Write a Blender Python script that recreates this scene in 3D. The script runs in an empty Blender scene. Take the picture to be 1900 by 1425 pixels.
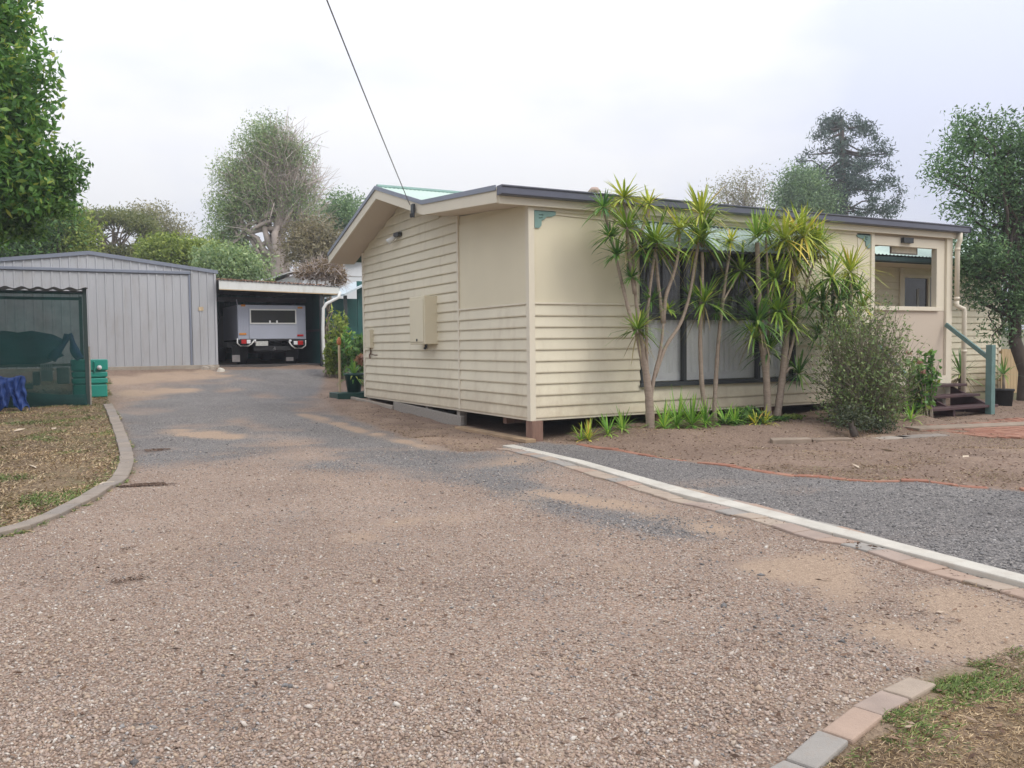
import bpy, math, random
import numpy as np
from mathutils import Matrix, Vector

S = bpy.context.scene
COL = S.collection
rnd = random.Random(7)
rng = np.random.default_rng(11)

# ------------------------------------------------------------------ camera
CAM = np.array([-5.679, -9.893, 1.279])
YAW, PITCH, ROLL, FPX = math.radians(28.572), math.radians(-2.592), math.radians(-.672), 1591.6
FW = np.array([math.sin(YAW)*math.cos(PITCH), math.cos(YAW)*math.cos(PITCH), math.sin(PITCH)])
_r = np.array([math.cos(YAW), -math.sin(YAW), 0.]); _u = np.cross(_r, FW)
RT = math.cos(ROLL)*_r + math.sin(ROLL)*_u
UP = -math.sin(ROLL)*_r + math.cos(ROLL)*_u
cd = bpy.data.cameras.new('camera'); cam = bpy.data.objects.new('camera', cd); COL.objects.link(cam)
cd.sensor_width = 36; cd.sensor_fit = 'HORIZONTAL'; cd.lens = 36*FPX/1900
cd.clip_start = .05; cd.clip_end = 3000
cam.matrix_world = Matrix(((RT[0], UP[0], -FW[0], CAM[0]), (RT[1], UP[1], -FW[1], CAM[1]), (RT[2], UP[2], -FW[2], CAM[2]), (0, 0, 0, 1)))
S.camera = cam

# ------------------------------------------------------------------ sky, sun, exposure
SUN_EL, SUN_AZ = math.radians(48), math.radians(152)   # azimuth clockwise from +Y
W = bpy.data.worlds.new('World'); S.world = W; W.use_nodes = True
nt = W.node_tree; nt.nodes.clear()
def wn(t, **k):
    n = nt.nodes.new(t)
    for a, b in k.items(): setattr(n, a, b)
    return n
out = wn('ShaderNodeOutputWorld'); bg = wn('ShaderNodeBackground'); nt.links.new(bg.outputs[0], out.inputs[0])
sky = wn('ShaderNodeTexSky', sky_type='NISHITA', sun_disc=False, sun_elevation=SUN_EL, sun_rotation=SUN_AZ)
tc = wn('ShaderNodeTexCoord'); mp = wn('ShaderNodeMapping'); mp.inputs['Scale'].default_value = (1, 1, 2.6)
nt.links.new(tc.outputs['Generated'], mp.inputs[0])
nz = wn('ShaderNodeTexNoise'); nz.inputs['Scale'].default_value = 1.7; nz.inputs['Detail'].default_value = 5; nz.inputs['Roughness'].default_value = .5
nt.links.new(mp.outputs[0], nz.inputs['Vector'])
rp = wn('ShaderNodeValToRGB'); nt.links.new(nz.outputs['Fac'], rp.inputs[0])
rp.color_ramp.elements[0].position = .43; rp.color_ramp.elements[0].color = (.775, .815, .975, 1)
rp.color_ramp.elements[1].position = .61; rp.color_ramp.elements[1].color = (1, 1, 1.02, 1)
sx = wn('ShaderNodeSeparateXYZ'); nt.links.new(tc.outputs['Generated'], sx.inputs[0])
el = wn('ShaderNodeMapRange'); nt.links.new(sx.outputs['Z'], el.inputs[0])
for i, v in ((1, 0), (2, .8), (3, 6.75), (4, 17.5)): el.inputs[i].default_value = v
sc = wn('ShaderNodeVectorMath', operation='SCALE'); nt.links.new(rp.outputs[0], sc.inputs[0]); nt.links.new(el.outputs[0], sc.inputs['Scale'])
mx = wn('ShaderNodeMix', data_type='RGBA'); mx.inputs[0].default_value = .94
nt.links.new(sky.outputs[0], mx.inputs[6]); nt.links.new(sc.outputs[0], mx.inputs[7]); nt.links.new(mx.outputs[2], bg.inputs[0])
bg.inputs[1].default_value = .1
sl = bpy.data.lights.new('sun', 'SUN'); sl.energy = 1.5; sl.angle = math.radians(28); sl.color = (1, .96, .88)
so = bpy.data.objects.new('sun', sl); COL.objects.link(so)
sd = Vector((math.sin(SUN_AZ)*math.cos(SUN_EL), math.cos(SUN_AZ)*math.cos(SUN_EL), math.sin(SUN_EL)))
so.rotation_euler = sd.to_track_quat('Z', 'Y').to_euler(); so.location = (0, -20, 30)
S.view_settings.view_transform = 'Standard'; S.view_settings.look = 'None'
S.view_settings.exposure = .14; S.view_settings.gamma = 1; S.view_settings.use_curve_mapping = False
S.render.engine = 'CYCLES'
try:
    S.cycles.use_denoising = True; S.cycles.max_bounces = 8; S.cycles.transparent_max_bounces = 24
except Exception: pass

# ------------------------------------------------------------------ survey helpers (photo ray -> point of the place)
def ray(x, y): return FW + RT*(x-950)/FPX - UP*(y-712.5)/FPX
def at(x, y, d): return CAM + ray(x, y)*d
def onx(x, y, X): d = ray(x, y); return CAM + d*(X-CAM[0])/d[0]
def ony(x, y, Y): d = ray(x, y); return CAM + d*(Y-CAM[1])/d[1]
def onz(x, y, Z): d = ray(x, y); return CAM + d*(Z-CAM[2])/d[2]
TY = np.array([-40, 1.5, 4.5, 6.7, 8.2, 10, 12.6, 14, 25, 60, 400.])
TZ = np.array([0, 0, .09, .2, .28, .44, .76, .84, 1.1, 2., 8.])
def smooth(a, b, t):
    t = np.clip((t-a)/(b-a), 0, 1); return t*t*(3-2*t)
def gz(x, y):
    x = np.asarray(x, float); y = np.asarray(y, float)
    z = np.interp(y, TY, TZ)
    bed = smooth(-2.05, -1.2, y)*smooth(.5, 1.5, x)*(1-smooth(6.1, 6.7, x))*(1-smooth(.3, 2, y))
    return z + .13*bed
def gp(px, py):
    d = 1.6
    while d < 90:
        p = at(px, py, d)
        if p[2] <= gz(p[0], p[1]): break
        d += .02 if d < 30 else .2
    return np.array([p[0], p[1], float(gz(p[0], p[1]))])

# ------------------------------------------------------------------ materials
MATS = {}
def _tree(name):
    m = bpy.data.materials.new(name); m.use_nodes = True; t = m.node_tree; t.nodes.clear()
    o = t.nodes.new('ShaderNodeOutputMaterial'); return m, t, o
def N(t, typ, **k):
    n = t.nodes.new(typ)
    for a, b in k.items(): setattr(n, a, b)
    return n
def noise(t, scale, detail=4, rough=.55, vec=None, stretch=None):
    n = N(t, 'ShaderNodeTexNoise'); n.inputs['Scale'].default_value = scale; n.inputs['Detail'].default_value = detail; n.inputs['Roughness'].default_value = rough
    c = N(t, 'ShaderNodeNewGeometry'); src = c.outputs['Position']
    if stretch:
        m = N(t, 'ShaderNodeMapping'); m.inputs['Scale'].default_value = stretch; t.links.new(src, m.inputs[0]); src = m.outputs[0]
    t.links.new(src, n.inputs['Vector']); return n
def ramp(t, src, stops):
    r = N(t, 'ShaderNodeValToRGB'); e = r.color_ramp.elements
    while len(e) < len(stops): e.new(.5)
    for q, (p, c) in zip(e, stops): q.position = p; q.color = (*c, 1)
    t.links.new(src, r.inputs[0]); return r
def mixc(t, fac, a, b, mode='MIX'):
    m = N(t, 'ShaderNodeMix', data_type='RGBA', blend_type=mode)
    for i, v in ((0, fac), (6, a), (7, b)):
        if hasattr(v, 'links'): t.links.new(v, m.inputs[i])
        elif i == 0: m.inputs[0].default_value = v
        else: m.inputs[i].default_value = (*v, 1)
    return m.outputs[2]
def sh(c, k): return tuple(min(1, v*k) for v in c)
def paint(name, col, rough=.55, var=.08, dirt=None, scale=3., splash=None, bump=.0, bscale=60, metal=0, stretch=None, spec=.4, streak=0):
    if name in MATS: return MATS[name]
    m, t, o = _tree(name); b = N(t, 'ShaderNodeBsdfPrincipled'); t.links.new(b.outputs[0], o.inputs[0])
    n = noise(t, scale, 6, .6, stretch=stretch)
    r = ramp(t, n.outputs['Fac'], ((.3, sh(col, 1-var)), (.7, sh(col, 1+var))))
    c = r.outputs[0]
    if dirt:
        n2 = noise(t, scale*2.3, 8, .7, stretch=(1, 1, .25))
        f = ramp(t, n2.outputs['Fac'], ((.52, (0, 0, 0)), (.78, (.6, .6, .6))))
        c = mixc(t, f.outputs[0], c, dirt)
    if splash:   # mud splashed up from the soil, ragged upper edge
        gp3 = N(t, 'ShaderNodeNewGeometry'); sz = N(t, 'ShaderNodeSeparateXYZ'); t.links.new(gp3.outputs['Position'], sz.inputs[0]); ns = noise(t, 7, 8, .7); ad = N(t, 'ShaderNodeMath', operation='MULTIPLY_ADD'); t.links.new(ns.outputs['Fac'], ad.inputs[0]); ad.inputs[1].default_value = .9; t.links.new(sz.outputs['Z'], ad.inputs[2])
        mr = N(t, 'ShaderNodeMapRange'); t.links.new(ad.outputs[0], mr.inputs[0]); mr.inputs[1].default_value = .62; mr.inputs[2].default_value = 1.15; mr.inputs[3].default_value = .5; mr.inputs[4].default_value = 0; c = mixc(t, mr.outputs[0], c, splash)
    oi = N(t, 'ShaderNodeObjectInfo'); rr = ramp(t, oi.outputs['Random'], ((0, (.95, .95, .95)), (1, (1, 1, 1))))
    c = mixc(t, 1.0, c, rr.outputs[0], 'MULTIPLY')
    t.links.new(c, b.inputs['Base Color'])
    rv = N(t, 'ShaderNodeMapRange'); t.links.new(n.outputs['Fac'], rv.inputs[0]); rv.inputs[3].default_value = rough-.08; rv.inputs[4].default_value = min(1, rough+.1); t.links.new(rv.outputs[0], b.inputs['Roughness'])
    b.inputs['Metallic'].default_value = metal; b.inputs['Specular IOR Level'].default_value = spec
    if bump:
        nb = noise(t, bscale, 5, .6, stretch=stretch); bp = N(t, 'ShaderNodeBump'); bp.inputs['Strength'].default_value = bump; bp.inputs['Distance'].default_value = .01
        t.links.new(nb.outputs['Fac'], bp.inputs['Height']); t.links.new(bp.outputs[0], b.inputs['Normal'])
    MATS[name] = m; return m
def leafmat(name, stops, trans=.3, rough=.5):
    m, t, o = _tree(name)
    g = N(t, 'ShaderNodeNewGeometry'); r = ramp(t, g.outputs['Random Per Island'], stops)
    n = noise(t, .9, 3); v = ramp(t, n.outputs['Fac'], ((.3, (.7, .72, .7)), (.7, (1.2, 1.18, 1.1))))
    c = mixc(t, 1, r.outputs[0], v.outputs[0], 'MULTIPLY')
    b = N(t, 'ShaderNodeBsdfPrincipled'); t.links.new(c, b.inputs['Base Color']); b.inputs['Roughness'].default_value = rough; b.inputs['Specular IOR Level'].default_value = .35
    tr = N(t, 'ShaderNodeBsdfTranslucent'); t.links.new(mixc(t, 1, c, (1.25, 1.25, .8), 'MULTIPLY'), tr.inputs[0])
    mx = N(t, 'ShaderNodeMixShader'); mx.inputs[0].default_value = trans; t.links.new(b.outputs[0], mx.inputs[1]); t.links.new(tr.outputs[0], mx.inputs[2]); t.links.new(mx.outputs[0], o.inputs[0])
    return m
def islandmat(name, stops, rough=.8):
    m, t, o = _tree(name); g = N(t, 'ShaderNodeNewGeometry'); r = ramp(t, g.outputs['Random Per Island'], stops)
    n = noise(t, 400, 2); c = mixc(t, 1, r.outputs[0], ramp(t, n.outputs['Fac'], ((.3, (.8, .8, .8)), (.7, (1.15, 1.15, 1.15)))).outputs[0], 'MULTIPLY')
    b = N(t, 'ShaderNodeBsdfPrincipled'); t.links.new(c, b.inputs['Base Color']); b.inputs['Roughness'].default_value = rough; b.inputs['Specular IOR Level'].default_value = .25
    t.links.new(b.outputs[0], o.inputs[0]); return m
def glassmat(name, tint=(.8, .85, .85), clear=.96, rough=.02):
    m, t, o = _tree(name); tr = N(t, 'ShaderNodeBsdfTransparent'); tr.inputs[0].default_value = (*sh(tint, clear), 1)
    gl = N(t, 'ShaderNodeBsdfGlossy'); gl.inputs['Roughness'].default_value = rough; fr = N(t, 'ShaderNodeFresnel'); fr.inputs[0].default_value = 1.5; ge = N(t, 'ShaderNodeNewGeometry'); mi = N(t, 'ShaderNodeMapRange'); mi.inputs[3].default_value = 1.5; mi.inputs[4].default_value = 1/1.5; t.links.new(ge.outputs['Backfacing'], mi.inputs[0]); t.links.new(mi.outputs[0], fr.inputs[0])
    mx = N(t, 'ShaderNodeMixShader'); t.links.new(fr.outputs[0], mx.inputs[0]); t.links.new(tr.outputs[0], mx.inputs[1]); t.links.new(gl.outputs[0], mx.inputs[2]); t.links.new(mx.outputs[0], o.inputs[0]); return m
def clothmat(name, col, open_=.35):
    m, t, o = _tree(name); tr = N(t, 'ShaderNodeBsdfTransparent'); d = N(t, 'ShaderNodeBsdfPrincipled'); d.inputs['Roughness'].default_value = .9
    n = noise(t, 2.5, 5); c = ramp(t, n.outputs['Fac'], ((.3, sh(col, .75)), (.7, sh(col, 1.3)))); t.links.new(c.outputs[0], d.inputs['Base Color'])
    tl = N(t, 'ShaderNodeBsdfTranslucent'); t.links.new(c.outputs[0], tl.inputs[0]); m2 = N(t, 'ShaderNodeMixShader'); m2.inputs[0].default_value = .35; t.links.new(d.outputs[0], m2.inputs[1]); t.links.new(tl.outputs[0], m2.inputs[2])
    f = N(t, 'ShaderNodeMapRange'); n3 = noise(t, 6, 3); t.links.new(n3.outputs['Fac'], f.inputs[0]); f.inputs[3].default_value = open_-.06; f.inputs[4].default_value = open_+.06
    mx = N(t, 'ShaderNodeMixShader'); t.links.new(f.outputs[0], mx.inputs[0]); t.links.new(m2.outputs[0], mx.inputs[1]); t.links.new(tr.outputs[0], mx.inputs[2]); t.links.new(mx.outputs[0], o.inputs[0]); return m

CREAM = paint('cream_paint', (.705, .64, .48), .5, .05, dirt=(.52, .44, .31), scale=1.7, bump=.05, bscale=40, splash=(.42, .31, .20))
CREAM2 = paint('cream_sheet', (.70, .63, .455), .55, .045, scale=.8, bump=.04, bscale=25)
TRIM = paint('cream_trim', (.71, .64, .50), .45, .03, scale=2)
SOFFIT = paint('soffit_paint', (.62, .53, .42), .6, .03, scale=1)
BEIGE = paint('beige_sheet', (.56, .47, .37), .6, .03, scale=1)
GUTTER = paint('grey_blue_gutter', (.115, .12, .155), .35, .06, scale=4)
ROOFG = paint('pale_green_roof', (.50, .62, .52), .45, .07, scale=2)
GREENP = paint('sage_paint', (.13, .22, .20), .5, .12, scale=6)
GREENB = paint('bracket_paint', (.20, .32, .28), .5, .08, scale=6)
AWN = paint('awning_green', (.45, .55, .51), .4, .05, scale=3)
DARKF = paint('dark_frame', (.045, .05, .052), .45, .1, scale=5)
WHITE = paint('white_paint', (.72, .72, .68), .45, .04, scale=3, dirt=(.5, .46, .38))
CURT = paint('curtain_cloth', (.80, .81, .82), .9, .05, scale=3)
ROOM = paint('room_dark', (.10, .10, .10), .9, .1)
GALV = paint('galvanised_sheet', (.47, .47, .48), .5, .07, scale=1.3, metal=.25, stretch=(1, 1, .3), dirt=(.36, .32, .29))
GALV2 = paint('galvanised_flashing', (.24, .26, .31), .42, .06, scale=2, metal=.3)
CONC = paint('concrete', (.36, .31, .25), .9, .14, scale=4, bump=.4, bscale=90, dirt=(.24, .18, .13))
CONCW = paint('pale_concrete', (.52, .485, .41), .85, .13, scale=3, bump=.25, bscale=120, dirt=(.36, .29, .22))
WOODG = paint('weathered_wood', (.30, .27, .23), .85, .2, scale=6, bump=.3, bscale=30, stretch=(.4, 6, 6))
STUMP = paint('stump_timber', (.22, .13, .095), .85, .2, scale=6, bump=.3, bscale=40, stretch=(5, 5, .6))
TREAD = paint('dark_red_tread', (.075, .04, .04), .55, .2, scale=6)
BARK = paint('grey_bark', (.27, .22, .17), .9, .25, scale=9, bump=.5, bscale=40, stretch=(3, 3, .8))
BARKP = paint('pale_bark', (.44, .37, .32), .9, .2, scale=3, bump=.4, bscale=10)
BARKD = paint('dark_bark', (.09, .07, .055), .9, .25, scale=5, bump=.4, bscale=12)
STEM = paint('ringed_stem', (.33, .26, .20), .85, .2, scale=14, bump=.6, bscale=60, stretch=(1, 1, 4))
TEAL = paint('teal_plastic', (.02, .30, .23), .35, .08, scale=3)
BLACK = paint('black_rubber', (.018, .018, .018), .75, .2)
CHASS = paint('chassis_dark', (.02, .02, .022), .7, .2)
UTEM = paint('pale_alloy', (.42, .44, .51), .38, .04, scale=2, metal=.15)
RED = paint('red_lens', (.45, .02, .02), .2, .05)
AMBER = paint('amber_lens', (.62, .25, .05), .25, .05)
LENSW = paint('white_lens', (.75, .75, .75), .2, .03)
BLUET = paint('blue_tarpaulin', (.014, .045, .18), .55, .25, scale=6, bump=.4, bscale=20)
POTG = paint('dark_green_pot', (.015, .06, .05), .35, .1)
TEALW = paint('teal_wall_sheet', (.014, .085, .078), .6, .15, scale=2)
PINE = paint('stake_timber', (.55, .42, .26), .7, .12, scale=8, stretch=(4, 4, .5))
ORANGE = paint('orange_tip', (.55, .2, .08), .7, .15)
TANF = paint('tan_fence', (.50, .36, .20), .7, .1, scale=3, stretch=(5, 5, .5))
SHCLOTH = clothmat('green_shade_cloth', (.007, .052, .047), .19)
GLASS = glassmat('window_glass', (.98, .98, .97))
GLASSD = glassmat('dark_screen_glass', (.72, .72, .73), .8)
GLASSU = paint('tinted_glass', (.02, .022, .025), .08, .05, spec=.6)

# ------------------------------------------------------------------ objects
ORG = {}
def link(o, parent=None, smooth_=False):
    COL.objects.link(o)
    if parent is not None: o.parent = parent
    return o
def tag(o, label=None, cat=None, group=None, kind=None):
    if label: o['label'] = label
    if cat: o['category'] = cat
    if group: o['group'] = group
    if kind: o['kind'] = kind
    return o
def thing(name, label, cat, loc, group=None):
    o = bpy.data.objects.new(name, None); o.empty_display_size = .2; o.location = tuple(float(v) for v in loc); COL.objects.link(o)
    ORG[o.name] = np.array(loc, float); return tag(o, label, cat, group)
class MB:
    def __init__(s): s.v = []; s.f = []; s.n = 0
    def add(s, v, f):
        v = np.asarray(v, float).reshape(-1, 3); s.v.append(v); s.f += [tuple(i+s.n for i in q) for q in f]; s.n += len(v); return s
    def box(s, x0, x1, y0, y1, z0, z1):
        return s.add([(x, y, z) for x in (x0, x1) for y in (y0, y1) for z in (z0, z1)],
                     [(0, 1, 3, 2), (4, 6, 7, 5), (0, 4, 5, 1), (2, 3, 7, 6), (0, 2, 6, 4), (1, 5, 7, 3)])
    def beam(s, a, b, w, h, up=(0, 0, 1)):
        a = np.array(a, float); b = np.array(b, float); d = (b-a)/np.linalg.norm(b-a); u = np.array(up, float)
        sd_ = np.cross(d, u); sd_ /= np.linalg.norm(sd_); u = np.cross(sd_, d)
        v = [p + sd_*w/2*i + u*h/2*j for p in (a, b) for i, j in ((-1, -1), (1, -1), (1, 1), (-1, 1))]
        return s.add(v, [(3, 2, 1, 0), (4, 5, 6, 7), (0, 1, 5, 4), (1, 2, 6, 5), (2, 3, 7, 6), (3, 0, 4, 7)])
    def prism(s, prof, a, b):      # profile points list (3-D at a), shifted to b
        p = np.array(prof, float); n = len(p); d = np.array(b, float)-np.array(a, float)
        f = [(i, (i+1) % n, n+(i+1) % n, n+i) for i in range(n)] + [tuple(range(n))[::-1], tuple(range(n, 2*n))]
        return s.add(np.vstack([p, p+d]), f)
    def tube(s, pts, rad, n=8, cap=True):
        p = np.array(pts, float); m = len(p); r = np.broadcast_to(np.array(rad, float), (m,)) if np.ndim(rad) == 0 else np.array(rad, float)
        tan = np.gradient(p, axis=0); tan /= np.linalg.norm(tan, axis=1)[:, None]+1e-9
        ref = np.array([0, 0, 1.]) if abs(tan[0][2]) < .9 else np.array([1., 0, 0])
        vs = []
        for i in range(m):
            a = np.cross(tan[i], ref); a /= np.linalg.norm(a)+1e-9; b = np.cross(tan[i], a)
            ang = np.arange(n)*2*math.pi/n; vs.append(p[i]+r[i]*(np.cos(ang)[:, None]*a+np.sin(ang)[:, None]*b)); ref = np.cross(a, tan[i])*-1 if False else ref
        f = [(i*n+j, i*n+(j+1) % n, (i+1)*n+(j+1) % n, (i+1)*n+j) for i in range(m-1) for j in range(n)]
        if cap: f += [tuple(range(n))[::-1], tuple(range((m-1)*n, m*n))]
        return s.add(np.vstack(vs), f)
    def cyl(s, c, r0, r1, h, n=16):
        return s.tube([c, (c[0], c[1], c[2]+h)], [r0, r1], n)
    def build(s, name, mat, parent=None, smooth_=False, bevel=0, kind=None, label=None):
        me = bpy.data.meshes.new(name); v = np.vstack(s.v); org = np.zeros(3)
        if parent is not None: org = ORG[parent.name]
        else:
            org = np.array([(v[:, 0].min()+v[:, 0].max())/2, (v[:, 1].min()+v[:, 1].max())/2, v[:, 2].min()])
        me.from_pydata([tuple(map(float, q)) for q in (v-org)], [], s.f); me.materials.append(mat)
        if smooth_: me.polygons.foreach_set('use_smooth', [True]*len(me.polygons))
        o = bpy.data.objects.new(name, me); link(o, parent)
        if parent is None: o.location = tuple(map(float, org))
        ORG[o.name] = org
        if bevel:
            b = o.modifiers.new('bevel', 'BEVEL'); b.width = bevel; b.segments = 2; b.limit_method = 'ANGLE'
        if kind: o['kind'] = kind
        if label: o['label'] = label
        return o
def bxo(name, mat, parent, x0, x1, y0, y1, z0, z1, bevel=.004, **k): return MB().box(x0, x1, y0, y1, z0, z1).build(name, mat, parent, bevel=bevel, **k)
def fast_mesh(name, verts, tris, mat, parent=None, org=None, k=3):
    me = bpy.data.meshes.new(name); nv, nf = len(verts), len(tris)
    if org is None: org = ORG[parent.name] if parent is not None else np.zeros(3)
    me.vertices.add(nv); me.vertices.foreach_set('co', (verts-org).astype(np.float32).ravel())
    me.loops.add(nf*k); me.loops.foreach_set('vertex_index', tris.astype(np.int32).ravel())
    me.polygons.add(nf); me.polygons.foreach_set('loop_start', np.arange(0, nf*k, k, dtype=np.int32))
    me.update(); me.validate(); me.materials.append(mat)
    o = bpy.data.objects.new(name, me); link(o, parent); o.location = tuple(map(float, org)) if parent is None else (0, 0, 0); ORG[o.name] = org; return o

# ------------------------------------------------------------------ ground zones
GX0, GX1, GY0, GY1, CELL = -11., 12., -10.6, 14.6, .1
nx, ny = int(round((GX1-GX0)/CELL)), int(round((GY1-GY0)/CELL))
gxv = np.linspace(GX0, GX1, nx+1); gyv = np.linspace(GY0, GY1, ny+1)
XX, YY = np.meshgrid(gxv, gyv, indexing='ij')
def inpoly(x, y, poly):
    r = np.zeros(np.shape(x), bool); p = np.array(poly); j = len(p)-1
    for i in range(len(p)):
        c = ((p[i, 1] > y) != (p[j, 1] > y)); dy = p[j, 1]-p[i, 1]; dy = dy if abs(dy) > 1e-9 else 1e-9
        r ^= c & (x < (p[j, 0]-p[i, 0])*(y-p[i, 1])/dy + p[i, 0]); j = i
    return r
def blur(a, n):
    for _ in range(n):
        b = np.pad(a, 1, mode='edge'); a = (b[1:-1, 1:-1]*2+b[:-2, 1:-1]+b[2:, 1:-1]+b[1:-1, :-2]+b[1:-1, 2:])/6
    return a
def W2(l): return [gp(*q)[:2] for q in l]
CURB_PX = [(0, 1003), (60, 981), (120, 955), (175, 928), (222, 900), (245, 874), (246, 848), (238, 822), (227, 795), (216, 770), (208, 752), (203, 742)]
CURB = [(-8.6, -4.3), (-7.2, -3.75)] + [tuple(gp(*q)[:2]) for q in CURB_PX]
STRIP0, STRIP1 = gp(925, 824)[:2], gp(1900, 1090)[:2]
sdir = (STRIP1-STRIP0)/np.linalg.norm(STRIP1-STRIP0); snrm = np.array([-sdir[1], sdir[0]])   # toward the side driveway
if snrm[0] < 0: snrm = -snrm
RED_PX = [(1000, 818), (1100, 830), (1200, 846), (1300, 861), (1380, 873), (1480, 884), (1580, 893), (1680, 899), (1780, 903), (1900, 907)]
REDL = W2(RED_PX); REDL += [tuple(np.array(REDL[-1])+(np.array(REDL[-1])-np.array(REDL[-2]))*k) for k in (1.5, 4, 7)]
PAV_PX = [(1425, 1425), (1735, 1237)]
PV0, PV1 = gp(*PAV_PX[0])[:2], gp(*PAV_PX[1])[:2]
pvd = (PV1-PV0)/np.linalg.norm(PV1-PV0)
drive_poly = CURB + W2([(203, 700), (390, 690), (405, 685), (600, 685), (603, 700), (590, 735), (640, 772), (760, 813), (850, 838), (930, 838)]) \
    + [tuple(STRIP0-snrm*.2), tuple(STRIP1-snrm*.2), tuple(STRIP1-snrm*.2+sdir*3), tuple(PV1+np.array([1.6, -.3])), tuple(PV1), tuple(PV0), tuple(PV0-pvd*1.2), (-5.8, -10.55), (-8.6, -10.55)]
side_poly = [tuple(STRIP0), *REDL, tuple(STRIP1+sdir*3+np.array([5, 0])), tuple(STRIP1+sdir*3)]
lawn_poly = CURB + [(-4.4, 11.5), (-10.9, 11.5), (-10.9, -4.3)]
fore_poly = [tuple(PV0-pvd*1.2), tuple(PV1), tuple(PV1+np.array([1.6, -.3])), (2, -9.2), (2, -10.55), (-4.3, -10.55)]
cx = (XX[:-1, :-1]+XX[1:, 1:])/2; cy = (YY[:-1, :-1]+YY[1:, 1:])/2
m_dr = inpoly(cx, cy, drive_poly); m_sd = inpoly(cx, cy, side_poly) & ~m_dr; m_lw = inpoly(cx, cy, lawn_poly) & ~m_dr & ~m_sd
m_fl = inpoly(cx, cy, fore_poly) & ~m_dr & ~m_sd & ~m_lw
m_bed = (cx > .2) & (cx < 6.6) & (cy > -2.0) & (cy < 0) & ~m_sd & ~m_dr
m_strip = (cx > -2.5) & (cx < 0) & (cy > -.5) & (cy < 9) & ~m_dr & ~m_sd
m_rest = ~(m_dr | m_sd | m_lw | m_fl | m_bed)
v_dr = inpoly(XX, YY, drive_poly).astype(float); v_sd = inpoly(XX, YY, side_poly).astype(float); v_lw = (inpoly(XX, YY, lawn_poly) | inpoly(XX, YY, fore_poly)).astype(float)
gravel = blur(np.clip(v_dr+v_sd, 0, 1), 6)
def splat(px, py, r, ax=1.0, world=False):
    p = gp(px, py); return np.exp(-(((XX-p[0])**2+(YY-p[1])**2)/(r*r))**1.2)
def path_splat(pts, r):
    a = np.zeros_like(XX); w = [gp(*q)[:2] for q in pts]
    for (p, q) in zip(w[:-1], w[1:]):
        d = q-p; L2 = d@d; t = np.clip(((XX-p[0])*d[0]+(YY-p[1])*d[1])/L2, 0, 1); dd = (XX-p[0]-t*d[0])**2+(YY-p[1]-t*d[1])**2
        a = np.maximum(a, np.exp(-(dd/(r*r))**1.3))
    return a
lump = blur(rng.random(XX.shape), 14); lump = (lump-lump.mean())/lump.std()
lump2 = blur(rng.random(XX.shape), 4); lump2 = (lump2-lump2.mean())/lump2.std()
grey = np.maximum.reduce([path_splat([(420, 692), (590, 692)], .9), path_splat([(590, 702), (540, 697), (430, 722), (350, 752), (310, 795), (330, 840)], 1.35), path_splat([(560, 710), (500, 745), (520, 775), (620, 800), (740, 838), (860, 872)], .85),
                          .9*path_splat([(860, 872), (960, 905), (1080, 945), (1270, 988)], .33), v_sd, .6*path_splat([(760, 845), (700, 870), (560, 860)], .5)])
grey = np.maximum(grey, .16*np.clip(-lump-.2, 0, 1)); grey = blur(np.clip(grey*(1+.25*lump)+.12*lump2*(grey > .1), 0, 1), 2)
dirt = np.maximum.reduce([path_splat([(230, 705), (330, 698), (380, 694)], .7), .9*path_splat([(260, 730), (330, 725)], .5), .75*path_splat([(330, 800), (420, 812)], .35),
                          .7*path_splat([(560, 768), (680, 802), (820, 834)], .16), .8*path_splat([(1010, 915), (1180, 950), (1340, 992)], .22), .95*path_splat([(1480, 1050), (1650, 1110), (1850, 1140)], .32),
                          .8*path_splat([(1690, 1160), (1790, 1190)], .3), .55*splat(740, 968, .22), .45*splat(660, 1000, .2), .45*splat(1150, 1055, .2), .5*splat(950, 860, .5), .35*splat(1230, 1180, .15)])
dirt = np.maximum(dirt, blur(m_strip.astype(float)[np.ix_(np.minimum(np.arange(nx+1), nx-1), np.minimum(np.arange(ny+1), ny-1))], 6)*.35)
dirt = np.maximum(dirt, .30*np.clip(lump-.35, 0, 1)*(v_sd < .5)*np.clip((3-YY)/6, .3, 1)); dirt = np.clip(dirt*(1+.3*lump2), 0, 1)
dark = np.maximum.reduce([.8*path_splat([(250, 903), (375, 897)], .06), .17*path_splat([(-80, 1120), (120, 1110), (300, 1090)], .6), .14*path_splat([(-100, 1330), (150, 1330)], .45), .5*path_splat([(190, 940), (300, 938), (400, 930)], .06), .3*path_splat([(230, 985), (300, 989), (380, 985)], .07), .4*path_splat([(240, 835), (310, 833)], .07), .35*path_splat([(255, 870), (330, 866)], .06), .3*path_splat([(60, 1035), (150, 1028), (270, 1022)], .07),
                          .3*splat(1660, 1062, .12), .25*splat(740, 968, .1)])*np.clip(.75+.5*lump2, 0, 1.3)
ZZ = gz(XX, YY) + .010*lump + .004*lump2*(gravel > .5) + .006*lump2*(gravel <= .5)
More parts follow.
